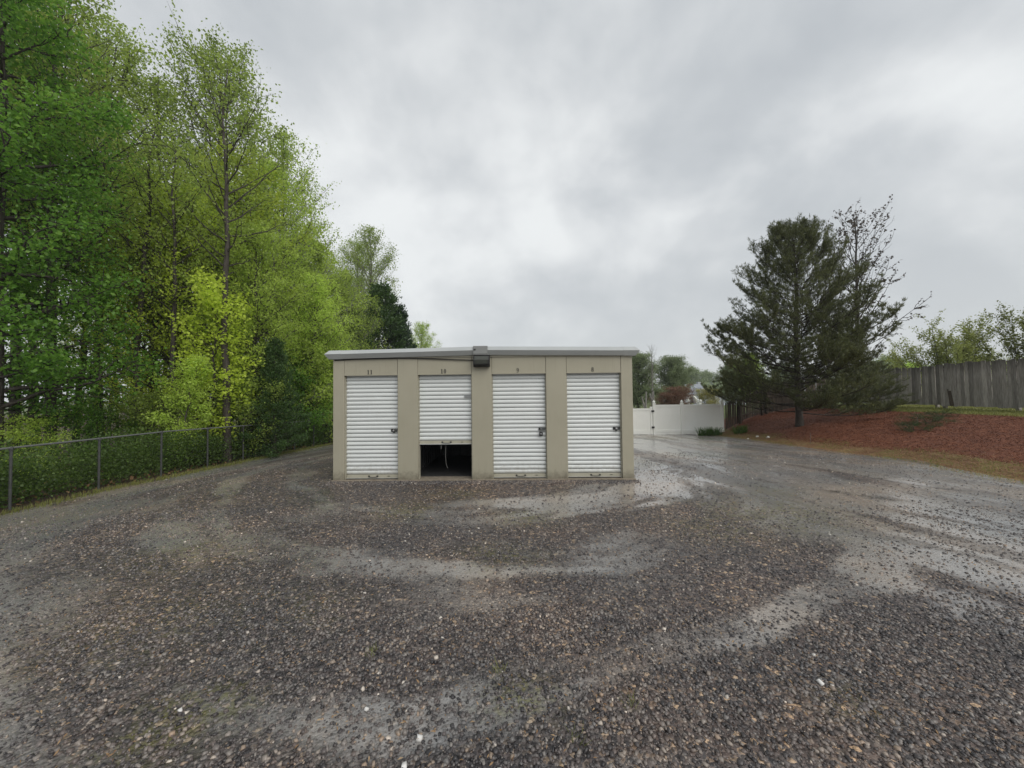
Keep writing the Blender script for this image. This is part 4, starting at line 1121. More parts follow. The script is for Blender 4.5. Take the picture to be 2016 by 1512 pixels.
# conifers: whorled boughs with flat sprays
def make_conifer(seed, H, r0, cb, R, nb1, nb2, sprays, leaf, wid, shape='cone', el0=-5, curl=0.1, spread=0.1, ndl=True, tipup=0.35, powl=1.0, tuft=0):
    rng = np.random.default_rng(seed)
    wood = NPB(); lv = NPB()
    nt = 12; tt = np.linspace(0, 1, nt)
    trunk = np.stack([0.05 * np.cumsum(rng.normal(size=nt)) * tt, 0.05 * np.cumsum(rng.normal(size=nt)) * tt, tt * H - .25 * (1 - tt)], 1)
    rad = r0 * (1 - tt) ** 0.85 + 0.012; rad[0] *= 1.25
    np_tube(wood, trunk, rad, 8)
    sf = SHAPES[shape]; CC = []; DD = []
    az = 0
    for i in range(nb1):
        t = (i + rng.uniform(0, 1)) / nb1
        az += 2.399 + rng.normal() * 0.3
        h = cb + (0.99 - cb) * t
        base = np.array([np.interp(h, tt, trunk[:, k]) for k in range(3)])
        ln = R * float(sf(np.array(t))) * rng.uniform(0.7, 1.12)
        el = math.radians(el0 + 38 * t + rng.normal() * 6)
        d = np.array([math.cos(az) * math.cos(el), math.sin(az) * math.cos(el), math.sin(el)])
        side = unit(np.cross(d, [0, 0, 1.0]))
        ns = 7; s = np.linspace(0, 1, ns)
        path = base + d * (ln * s)[:, None]; path[:, 2] += curl * ln * s ** 2.4
        path += side * (np.cumsum(rng.normal(size=ns)) * 0.03 * ln * s)[:, None]
        rb = 0.008 * ln + 0.007
        np_tube(wood, path, rb * (1 - 0.85 * s), 4)
        n2 = max(3, int(nb2 * (0.35 + 0.65 * ln / R)))
        for j in range(n2):
            u = 1.0 if j == 0 else rng.uniform(0.18, 1.0)
            b = np.array([np.interp(u, s, path[:, k]) for k in range(3)])
            sg = 1 if j % 2 else -1
            dd = unit(d * rng.uniform(.6, 1.1) + side * sg * rng.uniform(0.3, 1.0) + np.array([0, 0, rng.uniform(-0.1, 0.35)])) if j else unit(d + np.array([0, 0, tipup]))
            l2 = (ln * 0.40 * (1.2 - u) + 0.22) * rng.uniform(0.6, 1.15)
            s2 = np.linspace(0, 1, 4)
            p2 = b + dd * (l2 * s2)[:, None]; p2[:, 2] += tipup * l2 * s2 ** 2
            np_tube(wood, p2, np.maximum(rb * 0.4 * (1 - .8 * s2), 0.003), 3)
            tang = unit(np.gradient(p2, axis=0))
            m = rng.poisson(sprays * (1.0 + 1.0 * (t < 0.4)) if tuft else sprays)
            w = rng.uniform(0.1, 1.0, m) ** powl
            if tuft: w = np.ceil(w * tuft) / tuft
            c = np.stack([np.interp(w, s2, p2[:, k]) for k in range(3)], 1)
            tg = np.stack([np.interp(w, s2, tang[:, k]) for k in range(3)], 1)
            CC.append(c + rng.normal(size=(m, 3)) * spread); DD.append(tg * 0.9 + rng.normal(size=(m, 3)) * 0.55 + np.array([0, 0, 0.25]))
    leaf_quads(lv, np.concatenate(CC), leaf, rng, wid, direction=np.concatenate(DD), fold=0.02)
    return wood.mesh("trunk"), lv.mesh("crown")

cedar = make_conifer(601, 7.5, 0.11, 0.03, 2.0, 110, 12, 26, 0.15, 0.34, 'cone', el0=12, curl=0.1, spread=0.07)
x, y = pd(540, 15.2); put_tree("cedar_tree", cedar, (M["bark"], M["leaf_cedar_green"]), x, y, "small dark cedar beside the gravel lane at the end of the chain-link fence", FG, 0.2, 0.62, 0.60)
x, y = pd(742, 34.0); put_tree("cedar_tree", cedar, (M["bark"], M["leaf_cedar_green"]), x, y, "broad dark green cedar showing over the left half of the shed roof", FG, 1.4, 2.3, 1.66)
x, y = pd(785, 35.5); put_tree("cedar_tree", cedar, (M["bark"], M["leaf_cedar"]), x, y, "blackish conical cedar right of the broad dark green one above the roof", FG, 2.9, 1.6, 1.46)
x, y = pd(700, 31.0); put_tree("cedar_tree", cedar, (M["bark"], M["leaf_cedar_green"]), x, y, "dark green cedar partly hidden by the bright tree, just over the roof", FG, 4.4, 1.6, 1.28)

# pine on the bank
pine = make_conifer(701, 8.5, 0.14, 0.10, 3.75, 135, 26, 46, 0.15, 0.125, 'pine', el0=2, curl=0.18, spread=0.03, tipup=0.6, powl=0.7, tuft=4)
x, y = pd(1572, 16.0)
put_tree("pine_tree", pine, (M["bark"], M["needle"]), x, y, "broad dark pine standing on the red mulch bank", None, 3.7, 0.94, 0.95)
# young pine and low branchy one to its right
yp = make_conifer(702, 5.2, 0.07, 0.06, 2.0, 60, 16, 40, 0.13, 0.12, 'pine', el0=-2, curl=0.14, spread=0.03, tipup=0.45, tuft=4)
x, y = pd(1668, 18.6); put_tree("pine_tree", yp, (M["bark"], M["needle"]), x, y, "smaller pine crowding the right side of the broad pine, under the bare tree", None, 0.3, 0.72, 0.85)
x, y = pd(1728, 16.8); put_tree("pine_tree", yp, (M["bark"], M["needle"]), x, y, "low young pine in front of the board fence, lowest of the three pines", None, 2.3, 0.62, 0.40)

# budding tree right of the pine
bud = make_tree(715, 9.3, 0.10, 0.22, 2.6, 'oval', 50, 14, 4.5, 0.10, 0.8, 0.03, el0=34, curl=0.25, wob=0.15, len2=0.36)
x, y = pd(1688, 18.8); put_tree("budding_tree", bud, (M["bark"], M["bud"]), x, y, "nearly bare tree with dark buds at the twig ends, rising right of the pine", None, 1.1, 1.0, cat="tree")

# crape myrtles behind the board fence
def make_myrtle(seed):
    rng = np.random.default_rng(seed); wood = NPB(); lv = NPB(); CC = []
    for i in range(26):
        az = rng.uniform(0, 6.28); tilt = rng.uniform(0.05, 0.72)
        ln = rng.uniform(3.3, 4.2) * (1.06 - 0.22 * tilt); s = np.linspace(0, 1, 8)
        d = np.array([math.cos(az) * math.sin(tilt), math.sin(az) * math.sin(tilt), math.cos(tilt)])
        p = d * (ln * s)[:, None] + np.array([math.cos(az), math.sin(az), 0]) * 0.12
        p[:, :2] += np.cumsum(rng.normal(size=(8, 2)), 0) * 0.03
        np_tube(wood, p, 0.028 * (1 - .85 * s), 4)
        for j in range(13):
            u = rng.uniform(0.35, 1)
            b = np.array([np.interp(u, s, p[:, k]) for k in range(3)])
            dd = unit(d + rng.normal(size=3) * 0.55); l2 = rng.uniform(0.4, 1.0)
            s2 = np.linspace(0, 1, 4); p2 = b + dd * (l2 * s2)[:, None]
            np_tube(wood, p2, 0.007 * (1 - .7 * s2), 3)
            m = rng.poisson(44); w = rng.uniform(.1, 1.05, m)
            CC.append(np.stack([np.interp(w, s2, p2[:, k]) for k in range(3)], 1) + rng.normal(size=(m, 3)) * 0.07)
    leaf_quads(lv, np.concatenate(CC), 0.095, rng, 0.6)
    return wood.mesh("trunk"), lv.mesh("crown")
myr = make_myrtle(801)
for p, d, s, lab in [(1868, 22.5, 1.12, "crape myrtle with many upright stems and brownish new leaves above the board fence"),
                     (2035, 20.0, 1.15, "crape myrtle cut by the right edge of the picture above the board fence"),
                     (1935, 26.5, 0.86, "fainter crape myrtle standing farther back between the other two")]:
    x, y = pd(p, d); put_tree("crape_myrtle", myr, (M["bark"], M["leaf_myrtle"]), x, y, lab, "crape myrtles behind the board fence", p * 0.7, s, cat="tree")
for p, d, s, lab in [(1905, 23.5, 0.62, "low light green bush peeping over the board fence between the crape myrtles"),
                     (1985, 22.0, 0.66, "low light green bush over the board fence near the right edge"),
                     (1800, 27.0, 0.62, "low yellowish green bush over the step in the board fence")]:
    x, y = pd(p, d); put_tree("bush", shrub, (M["bark"], M["leaf_gold"] if p == 1800 else M["leaf_bright"]), x, y, lab, "low bushes behind the board fence", p * 0.3, s * 1.05, sz=s, cat="bush")

# trees beyond the white fence
farb = make_tree(901, 8.5, 0.14, 0.06, 3.2, 'round', 80, 12, 34, 0.17, 0.75, 0.25, el0=28, curl=0.2)
fara = make_tree(902, 9.0, 0.16, 0.03, 3.3, 'oval', 60, 10, 24, 0.26, 0.75, 0.35, el0=25, curl=0.15)
bare = make_tree(903, 9.5, 0.10, 0.25, 1.9, 'oval', 34, 9, 0, 0.1, 0.7, 0.2, el0=48, curl=0.1, len2=0.4)
BG = "trees beyond the white fence"
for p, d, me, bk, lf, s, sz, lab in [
        (1256, 46, farb, 0, "leaf_hazed", 0.90, 0.76, "rounded green tree beside the right end of the shed roof"),
        (1322, 48, farb, 0, "leaf_hazed", 0.80, 0.72, "rounded green tree right of the bare one beyond the white fence"),
        (1332, 52, farb, 0, "leaf_hazed", 0.50, 0.72, "bluish green low tree on the right of the rounded tree pair"),
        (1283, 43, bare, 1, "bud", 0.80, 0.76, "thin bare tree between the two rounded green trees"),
        (1362, 150, fara, 1, "leaf_hazed", 1.5, 1.35, "hazy distant tree left above the grey-roofed house"),
        (1392, 160, fara, 1, "leaf_hazed", 1.9, 1.25, "hazy wide distant tree directly behind the grey-roofed house"),
        (1432, 150, fara, 1, "leaf_hazed", 1.7, 1.35, "hazy distant tree seen through the left boughs of the pine"),
        (1470, 110, fara, 1, "leaf_hazed", 1.3, 1.2, "pale distant tree low behind the pine boughs"),
        (1540, 120, fara, 1, "leaf_hazed", 1.5, 1.2, "pale distant tree behind the middle of the pine"),
        (1440, 40, farb, 0, "leaf_hazed", 0.36, 0.55, "small green tree at the left foot of the pine, behind the picket fence"),
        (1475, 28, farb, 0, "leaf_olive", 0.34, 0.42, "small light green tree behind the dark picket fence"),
        (1660, 120, fara, 1, "leaf_hazed", 1.2, 1.15, "distant tree behind the bare budding tree"),
        (1742, 95, fara, 1, "leaf_hazed", 1.7, 1.15, "rounded far green tree top over the left stretch of the board fence"),
        (1700, 105, fara, 1, "leaf_hazed", 1.3, 1.0, "low far green tree top left of the rounded one over the board fence"),
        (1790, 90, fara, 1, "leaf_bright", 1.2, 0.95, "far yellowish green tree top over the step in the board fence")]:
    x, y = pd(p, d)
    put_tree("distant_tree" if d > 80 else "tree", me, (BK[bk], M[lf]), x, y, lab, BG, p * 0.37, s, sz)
for p, d, s, sz, lf, lab in [(1328, 34, 0.90, 0.56, "leaf_red", "russet red bush spreading above the white fence"),
                          (1300, 33, 0.70, 0.46, "leaf_red", "lower russet bush left of the bigger red one above the white fence"),
                          (1388, 52, 0.85, 0.74, "leaf_gold", "golden yellow bush over the white fence in front of the house"),
                          (1406, 50, 0.8, 0.70, "leaf_gold", "yellowish bush right of the golden one, beside the last white post"),
                          (1352, 36, 0.60, 0.42, "leaf_red", "small dark red bush at the right end of the russet ones")]:
    x, y = pd(p, d); put_tree("bush", shrub, (M["bark"], M[lf]), x, y, lab, "bushes beyond the white fence", p * 0.2, s, sz, cat="bush")
# tops of a few trees peeping over the roof
spire = make_conifer(905, 9.0, 0.10, 0.1, 1.7, 50, 6, 22, 0.16, 0.3, 'cone', el0=10, curl=0.15, spread=0.06)
for p, s, lab in [(936, 0.93, "pointed tree tip showing over the ridge of the roof"), (972, 0.915, "thin tree tip just right of the roof ridge"), (987, 0.93, "second thin tree tip right of the roof ridge")]:
    x, y = pd(p, 52 + (p % 5)); put_tree("distant_conifer", spire, (M["bark"], M["leaf_cedar_green"]), x, y, lab, "tree tips over the shed roof", p, s)
# leaning bare poles stacked against a tree beyond the gate
poles = empty("log_pile", (*pd(1258, 27), float(ground_z(*pd(1258, 27)))))
tag(poles, "pale leaning poles piled up behind the white gate beside the shed corner", "log pile")
rp = random.Random(4)
for i in range(9):
    x = -1.4 + i * 0.33 + rp.uniform(-.1, .1); dx_ = rp.uniform(-0.5, 0.5); h = rp.uniform(1.8, 2.5)
    MB().tube([(x, 0, 0), (x + dx_ * .5, 0.2, h * .5), (x + dx_, 0.5, h)], [0.09, 0.075, 0.05], 6).build("pole", M["bark_pale"] if i % 3 else M["wood_grey"], poles)

# ------------------------------------------------------------------ houses far off
M["roof_grey"] = varied("roof_shingle", [(0.3, (0.20, 0.22, 0.25)), (0.7, (0.28, 0.30, 0.33))], 3, 0.8)
M["siding"] = varied("siding", [(0.3, (0.34, 0.36, 0.38)), (0.7, (0.42, 0.44, 0.46))], 1, 0.7)
M["siding_cream"] = varied("siding_cream", [(0.3, (0.55, 0.52, 0.43)), (0.7, (0.65, 0.61, 0.52))], 1, 0.7)
def house(x, y, z, rz, w, dpt, hw, hr, wall, label, dormer=True):
    root = empty("house", (x, y, z), rz); tag(root, label, "house", "houses beyond the white fence")
    MB().box(-w / 2, w / 2, 0, dpt, 0, hw).build("wall", wall, root)
    e = 0.5
    mb = MB()
    vs = [(-w / 2 - e, -e, hw), (w / 2 + e, -e, hw), (w / 2 + e, dpt + e, hw), (-w / 2 - e, dpt + e, hw), (-w / 2 + dpt * .35, dpt / 2, hw + hr), (w / 2 - dpt * .35, dpt / 2, hw + hr)]
    mb.add(vs, [(0, 3, 2, 1), (0, 1, 5, 4), (1, 2, 5), (2, 3, 4, 5), (3, 0, 4)])
    rf = mb.build("roof", M["roof_grey"], root)
    MB().box(w * .28, w * .28 + .9, dpt * .55, dpt * .55 + .9, hw + hr * .4, hw + hr + 0.7).build("chimney", M["siding"], rf)
    MB().box(-w / 2 - e, w / 2 + e, -e - .06, -e - .002, hw - 0.22, hw + 0.02).build("fascia", M["trim_white"], rf)
    if dormer:
        g = MB(); gw = w * .2
        vs = [(-gw, -1.2, hw - .1), (gw, -1.2, hw - .1), (0, -1.2, hw + hr * .62), (-gw, dpt * .4, hw - .1), (gw, dpt * .4, hw - .1), (0, dpt * .4, hw + hr * .62)]
        g.add(vs, [(0, 1, 2), (3, 5, 4), (1, 4, 5, 2), (0, 2, 5, 3)])
        g.build("gable", M["roof_grey"], rf)
        MB().box(-gw * .85, gw * .85, -1.0, -.01, 0, hw - .12).build("bay", wall, root)
    for i in range(5):
        xx = -w / 2 + (i + 0.5) * w / 5
        for zz in ((0.9,) if hw < 4 else (0.9, 3.6)):
            yf = -1.0 if (dormer and i == 2) else 0
            f = MB().box(xx - .62, xx + .62, yf - .06, yf - .003, zz - .08, zz + 1.58).build("window", M["trim_white"], root)
            for sx in (-1, 1):
                MB().box(xx + sx * .29 - .25, xx + sx * .29 + .25, yf - .075, yf - .0605, zz, zz + 1.5).build("pane", M["pane"], f)
x, y = pd(1374, 118); house(x, y, -3.9, math.radians(12), 13.5, 9, 5.0, 3.2, M["siding"], "grey two-storey house with a blue-grey hipped roof and front gable")
x, y = pd(1400, 150); house(x, y, -3.2, math.radians(-8), 11, 8, 5.3, 3.4, M["siding_cream"], "cream house partly hidden right behind the grey one", False)
x, y = pd(1437, 60); house(x, y, -3.3, math.radians(5), 5.5, 5, 2.9, 1.5, M["siding"], "low pale-roofed outbuilding behind the picket fence", False)
# small white arched arbor in front of the house
x, y = pd(1362, 75)
ar = empty("garden_arbor", (x, y, -1.9)); tag(ar, "small white garden arbor in front of the grey house", "arbor")
for sx in (-1, 1): MB().box(sx * .7 - .09, sx * .7 + .09, -.3, .3, 0, 2.2).build("post", M["vinyl"], ar)
mb = MB(); mb.tube([(-.9, 0, 2.1), (-.6, 0, 2.6), (0, 0, 2.95), (.6, 0, 2.6), (.9, 0, 2.1)], 0.16, 6); mb.build("arch", M["vinyl"], ar)

# ------------------------------------------------------------------ undergrowth, grass, mulch chips, stones (stuff)
def on_ground(x, y, dz=0.0): return np.stack([x, y, ground_z(x, y) + dz], 1)

def stuff(name, me, m, label, cat):
    o = link(name, me, None, m); tag(o, label, cat, kind="stuff"); return o

rng = np.random.default_rng(21)
# vines and brush behind the chain-link
nb = NPB()
cl = 1150
cy_ = rng.uniform(-7, 14, cl); cx_ = FX - 0.12 - np.abs(rng.normal(size=cl)) * 0.9
hgt = 0.35 + 1.0 * fbm(cy_ * 0.55, cx_ * .3, 62) + 0.25 * rng.random(cl) + 0.18 * np.abs(cx_ - FX)
C = []
for i in range(cl):
    m = 46
    zz = rng.random(m) ** 0.8 * hgt[i]
    C.append(np.stack([cx_[i] + rng.normal(size=m) * 0.16, cy_[i] + rng.normal(size=m) * 0.22, float(ground_z(cx_[i], cy_[i])) + zz], 1))
C = np.concatenate(C); C[:, 0] = np.minimum(C[:, 0], FX - 0.05)
leaf_quads(nb, C, 0.062, rng, 0.8)
stuff("undergrowth", nb.mesh("undergrowth"), M["undergrowth"], "tangled vines and brush growing behind the chain-link fence", "undergrowth")
# far wood closing off the fields beyond the yard
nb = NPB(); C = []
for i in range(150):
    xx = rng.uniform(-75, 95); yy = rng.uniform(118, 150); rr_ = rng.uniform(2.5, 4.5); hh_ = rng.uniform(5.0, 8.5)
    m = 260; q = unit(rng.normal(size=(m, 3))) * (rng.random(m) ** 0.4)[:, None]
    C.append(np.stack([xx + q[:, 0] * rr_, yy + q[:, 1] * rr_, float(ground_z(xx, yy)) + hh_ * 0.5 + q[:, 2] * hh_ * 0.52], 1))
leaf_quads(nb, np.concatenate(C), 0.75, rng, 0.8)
stuff("far_woods", nb.mesh("far_woods"), M["leaf_hazed"], "low hazy belt of far woods along the horizon beyond the fences", "woods")
# deeper brush under the trees
nb = NPB(); n = 26000
yy_ = rng.uniform(-6, 34, n); xx_ = -10.6 - np.abs(rng.normal(size=n)) * 3.2
hh = np.clip(fbm(xx_ * 0.6, yy_ * 0.6, 77) - 0.30, 0, 1) * 3.0
C = on_ground(xx_, yy_); C[:, 2] += rng.random(n) * hh * np.where(yy_ < 9, 0.55, 1.1)
leaf_quads(nb, C, 0.10, rng, 0.75)
stuff("forest_brush", nb.mesh("forest_brush"), M["undergrowth"], "low leafy brush on the floor of the wood under the trees", "undergrowth")
# fallen leaves and twigs on the forest floor
nb = NPB(); n = 9000
yy_ = rng.uniform(-4, 34, n); xx_ = -9.4 - rng.random(n) ** 1.4 * 20
leaf_quads(nb, on_ground(xx_, yy_, 0.06), 0.12, rng, 0.6, up=2.5)
stuff("leaf_litter", nb.mesh("leaf_litter"), M["straw"], "brown fallen leaves covering the floor of the wood", "leaf litter")

def blades(nb, x, y, h, w, rng, lean=0.5):
    n = len(x)
    a = rng.uniform(0, 6.28, n); dx_ = np.cos(a); dy_ = np.sin(a)
    b = rng.uniform(0, 6.28, n); L_ = lean * h * rng.random(n)
    base = on_ground(x, y, -0.01)
    hh_ = (h * rng.uniform(.5, 1.2, n))
    s = np.stack([dx_ * w, dy_ * w, np.zeros(n)], 1)
    t = base + np.stack([np.cos(b) * L_, np.sin(b) * L_, hh_], 1)
    V = np.stack([base - s, base + s, t + s * .2, t - s * .2], 1).reshape(-1, 3)
    nb.add(V, np.arange(n * 4).reshape(n, 4))

nb = NPB()
n = 30000; yy_ = -3 + rng.random(n) * 17; xx_ = zone_xC(yy_) + rng.random(n) ** 1.1 * 5.5 - 0.12
blades(nb, xx_, yy_, 0.075, 0.006, rng)
n = 7000; yy_ = rng.uniform(-5, 13, n); xx_ = zone_xL(yy_) + rng.normal(size=n) * 0.12 - 0.02
blades(nb, xx_, yy_, 0.09, 0.005, rng)
stuff("grass", nb.mesh("grass"), M["grass"], "thin yellow-green grass along the top of the bank and the lane edge", "grass")

nb = NPB()
n = 9000; yy_ = rng.uniform(-5, 13.5, n); xx_ = zone_xR(yy_) + rng.uniform(-0.25, 1.1, n)
keep = fbm(xx_ * 1.1, yy_ * 0.8, 88, 3) > 0.47; xx_, yy_ = xx_[keep], yy_[keep]
blades(nb, xx_, yy_, 0.055, 0.006, rng, 1.2)
stuff("verge_grass", nb.mesh("verge_grass"), M["grass"], "patchy low grass between the gravel and the mulch bank", "grass")
nb = NPB()
n = 22000; yy_ = rng.uniform(-5, 13.8, n); xx_ = zone_xR(yy_) + rng.normal(size=n) * 0.40 + 0.40
leaf_quads(nb, on_ground(xx_, yy_, 0.012), 0.11, rng, 0.07, up=3, direction=np.stack([rng.normal(size=n), rng.normal(size=n), rng.normal(size=n) * 0.16], 1))
stuff("pine_straw", nb.mesh("pine_straw"), M["straw"], "tan pine needles strewn along the foot of the bank", "pine straw")

nb = NPB()
n = 60000; yy_ = rng.uniform(-6, 14, n); xx_ = zone_xV(yy_) - 0.15 + rng.random(n) * (zone_xC(yy_) - zone_xV(yy_) + 0.25)
c = on_ground(xx_, yy_, 0.0)
c[:, 2] += 0.045 * (np.sin(np.pi * np.clip((xx_ - zone_xV(yy_)) / (zone_xC(yy_) - zone_xV(yy_)), 0, 1)) ** 0.5) * (fbm(xx_ * 1.7, yy_ * 1.7, 9, 5) - .5) * 2 + 0.012
leaf_quads(nb, c, 0.042, rng, 0.35, up=2.0, direction=np.stack([rng.normal(size=n), rng.normal(size=n), rng.normal(size=n) * 0.4], 1))
stuff("bark_mulch", nb.mesh("bark_mulch"), M["chip"], "dark red bark chips covering the bank", "mulch")

# plants on the bank
def clump(name, x, y, label, n, r, h, mt, w=0.008, lean=1.0, stretch=(1, 1), cat="plant", group=None):
    nb = NPB(); rg = np.random.default_rng(int(abs(x * 100)))
    a = rg.uniform(0, 6.28, n); rr = r * np.sqrt(rg.random(n))
    blades(nb, x + np.cos(a) * rr * stretch[0], y + np.sin(a) * rr * stretch[1], h, w, rg, lean)
    o = link(name, nb.mesh(name), None, mt); tag(o, label, cat, group); return o
x, y = polar(px(1395), 18.0); clump("daylily", x, y, "dark green strap-leaved clump at the foot of the white fence", 420, 0.42, 0.36, M["leaf_cedar_green"], 0.014, 1.0, (1.3, .5))
x, y = polar(px(1455), 17.8); clump("daylily", x, y, "smaller green strap-leaved clump in front of the dark picket fence", 200, 0.26, 0.33, M["undergrowth"], 0.016, 1.1)
jn = make_tree(950, 0.5, 0.02, 0.05, 1.0, 'round', 26, 9, 26, 0.05, 0.3, 0.06, el0=4, curl=0.1, wob=0.05)
for p, d, s, sz, lab in [(1822, 12.9, 0.62, 0.5, "low spreading green juniper in the middle of the red bank"), (1796, 12.3, 0.48, 0.42, "small juniper tuft just below the spreading one on the bank"), (1850, 13.6, 0.42, 0.4, "small juniper tuft above right of the spreading one on the bank")]:
    x, y = pd(p, d); put_tree("juniper", jn, (M["bark"], M["leaf_cedar_green"]), x, y, lab, "junipers on the bank", p, s, sz, cat="shrub")
# thin stakes and pale stones on the bank
for p, d, lab in [(1592, 13.2, "thin pale stake in the mulch just right of the pine trunk"), (1803, 12.9, "thin pale stake standing on the bank below the board fence step")]:
    x, y = pd(p, d); z = float(ground_z(x, y)); o = MB().tube([(x, y, z - .05), (x + .01, y, z + 0.40)], 0.005, 5).build("garden_stake", M["bark_pale"]); tag(o, lab, "stake", "stakes on the bank")

def stones(nb, x, y, size, rng, sink=0.35, flat=0.62, zoff=None):
    """irregular little rocks: a squashed, jittered 8-corner hull with a raised middle"""
    n = len(x)
    base = np.array([[-1, -1, -1], [1, -1, -1], [1, 1, -1], [-1, 1, -1], [-.7, -.7, .8], [.7, -.7, .8], [.7, .7, .8], [-.7, .7, .8]], float)
    V = base[None] * (1 + rng.normal(size=(n, 8, 3)) * 0.22)
    sc = np.stack([rng.uniform(.7, 1.25, n), rng.uniform(.5, .95, n), rng.uniform(.35, .8, n) * flat / 0.62], 1) * (size / 2)[:, None]
    V = V * sc[:, None, :]
    a = rng.uniform(0, 6.28, n); ca, sa = np.cos(a), np.sin(a)
    tl = rng.normal(size=n) * 0.45; ct, st = np.cos(tl), np.sin(tl)
    X = V[..., 0]; Z = V[..., 2]
    X, Z = X * ct[:, None] - Z * st[:, None], X * st[:, None] + Z * ct[:, None]
    Yv = V[..., 1]
    X, Yv = X * ca[:, None] - Yv * sa[:, None], X * sa[:, None] + Yv * ca[:, None]
    z = ground_z(x, y) if zoff is None else zoff
    P_ = np.stack([X + x[:, None], Yv + y[:, None], Z + (z + size * (0.5 - sink) * flat * .6)[:, None]], -1)
    F = np.array([[0, 3, 2, 1], [4, 5, 6, 7], [0, 1, 5, 4], [1, 2, 6, 5], [2, 3, 7, 6], [3, 0, 4, 7]])
    idx = (np.arange(n) * 8)[:, None, None] + F[None]
    nb.add(P_.reshape(-1, 3), idx.reshape(-1, 4))

def yard_z(x, y):
    f, moss, rut, wet, tr, film = yard_masks(x, y)
    return ground_z(x, y) - 0.012 * f - 0.02 * rut + 0.015 * (tr - .5) + 0.02 * (fbm(x * 1.3, y * 1.3, 3) - .5), f

nb = NPB()
for (d0, d1, dens, smin, smax) in ((1.1, 3.2, 3400, 0.008, 0.031), (3.2, 6.0, 1100, 0.011, 0.031), (6.0, 12, 260, 0.014, 0.034)):
    area = (d1 - d0) * (2 * 1.55 * d1)
    n = int(area * dens)
    xx_ = CAM[0] - 0.1 + rng.uniform(-1.55 * d1, 1.55 * d1, n); yy_ = CAM[1] + rng.uniform(d0, d1, n)
    ok = (np.abs(xx_ - CAM[0]) < 1.5 * (yy_ - CAM[1]) + 0.8) & (xx_ > -8.9) & (xx_ < 10.0) & ~((np.abs(xx_) < HALF + .05) & (yy_ > -0.06))
    xx_, yy_ = xx_[ok], yy_[ok]
    z, f = yard_z(xx_, yy_)
    f2 = np.clip(f + 1.1 * (fbm(xx_ * 3.5, yy_ * 3.5, 55, 4) - .5), 0, 1)
    ok = rng.random(len(xx_)) < np.clip(1.15 - 0.95 * f2, 0.36, 1)
    xx_, yy_, z, f = xx_[ok], yy_[ok], z[ok], f[ok]
    sz_ = smin + (smax - smin) * rng.random(len(xx_)) ** 2.2
    stones(nb, xx_, yy_, sz_, rng, sink=0.28, zoff=z)
stuff("gravel", nb.mesh("gravel"), M["stone"], "loose dark crushed stone scattered over the wet yard", "gravel")

nb = NPB()
n = 4800; xx_ = rng.uniform(-HALF - .05, HALF + .05, n); yy_ = -0.05 - np.abs(rng.normal(size=n)) * 0.12
z, f = yard_z(xx_, yy_)
stones(nb, xx_, yy_, rng.uniform(0.012, 0.034, n), rng, sink=0.2, zoff=z + 0.012 * np.exp(-(yy_ / .1) ** 2))
stuff("gravel", nb.mesh("gravel"), M["stone"], "crushed stone banked up along the foot of the shed front", "gravel")

# straw-coloured litter among the stones
nb = NPB()
n = 7500; dd_ = 1.2 + rng.random(n) ** 0.8 * 6.5
tt_ = rng.uniform(-1.45, 1.45, n)
xx_ = CAM[0] + dd_ * tt_; yy_ = CAM[1] + dd_
keep = (xx_ > -8.8) & (xx_ < 10) & (fbm(xx_ * 1.2, yy_ * 1.2, 66, 3) > 0.44) & ~((np.abs(xx_) < HALF + .05) & (yy_ > -.06))
xx_, yy_ = xx_[keep], yy_[keep]; z, f = yard_z(xx_, yy_)
n = len(xx_)
C = np.stack([xx_, yy_, z + 0.014], 1)
leaf_quads(nb, C, 0.026, rng, 0.28, up=1.5, direction=np.stack([rng.normal(size=n), rng.normal(size=n), rng.normal(size=n) * 0.35], 1), fold=0.15)
stuff("dead_leaf_litter", nb.mesh("dead_leaf_litter"), M["litter"], "tan bits of dead leaf and twig lying on the gravel", "leaf litter")
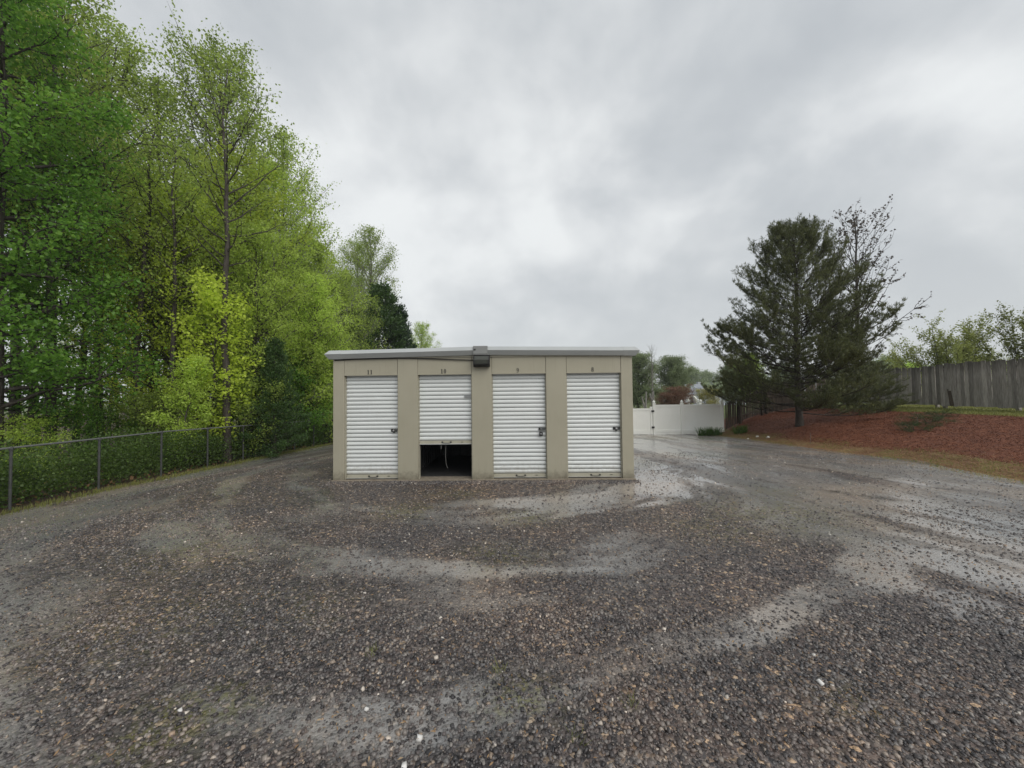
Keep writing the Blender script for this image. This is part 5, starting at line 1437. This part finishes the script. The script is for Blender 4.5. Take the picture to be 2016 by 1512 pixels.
# sprouts of weed in the gravel
for i, (x, y, lab) in enumerate([(1.38, -5.62, "small green weed tuft in the gravel at the bottom, right of the middle"), (0.62, -5.35, "tiny pale weed tuft in the gravel near the bottom middle"), (-0.25, -5.2, "tiny yellow-green weed tuft in the gravel left of the bottom middle"), (1.05, -5.85, "weed tuft in the gravel closest to the bottom edge")]):
    clump("weed", x, y, lab, 26, 0.045, 0.05, M["grass"], 0.0022, 1.3, group="weed tufts in the gravel")
# white quartz pebbles
for i, (p, q, lab) in enumerate([(822, 1438, "largest white pebble lying in the foreground gravel"), (793, 1491, "small white pebble near the bottom edge of the gravel"), (720, 1383, "pale pebble left of the middle of the foreground"), (1597, 1333, "pale pebble in the right foreground gravel"), (975, 1502, "tiny white pebble at the bottom centre"), (362, 1386, "white pebble in the left foreground")]):
    d = (1.72 + .03) * 757 / (q - (776 - .0109 * (p - 1008)))
    x, y = polar(px(p), d); z, f = yard_z(np.array([x]), np.array([y]))
    nb = NPB(); stones(nb, np.array([x]), np.array([y]), np.array([0.034 - 0.004 * (i % 3)]), np.random.default_rng(i), sink=0.1, zoff=z + 0.006)
    o = link("pebble", nb.mesh("pebble"), None, M["white_rock"]); tag(o, lab, "pebble", "white pebbles in the gravel")
# pale stones at the foot of the bank and by the fence
for i, (p, d, s, lab) in enumerate([(1488, 16.2, .16, "pale stone lying on the mulch left of the pine trunk"), (1508, 15.6, .12, "second pale stone on the mulch, nearer the pine trunk"), (1470, 15.9, .10, "small pale stone lowest on the mulch left of the pine"), (1374, 18.2, .26, "reddish pale rock beside the strap-leaved clump at the fence")]):
    x, y = pd(p, d); nb = NPB(); stones(nb, np.array([x]), np.array([y]), np.array([s]), np.random.default_rng(i + 40), sink=0.2)
    o = link("stone", nb.mesh("stone"), None, M["white_rock"]); tag(o, lab, "stone", "pale stones by the bank")

# ------------------------------------------------------------------ damp air
hzm = bpy.data.materials.new("haze"); hzm.use_nodes = True
hn = hzm.node_tree.nodes; hn.clear()
ho = hn.new("ShaderNodeOutputMaterial"); pv = hn.new("ShaderNodeVolumePrincipled")
pv.inputs["Color"].default_value = (0.88, 0.92, 0.97, 1); pv.inputs["Density"].default_value = 0.0005
hzm.node_tree.links.new(pv.outputs[0], ho.inputs["Volume"])
hzo = MB().box(-1000, 1000, -60, 1000, -25, 34).build("haze", hzm)
tag(hzo, "thin damp haze over the whole place", "haze", kind="stuff")
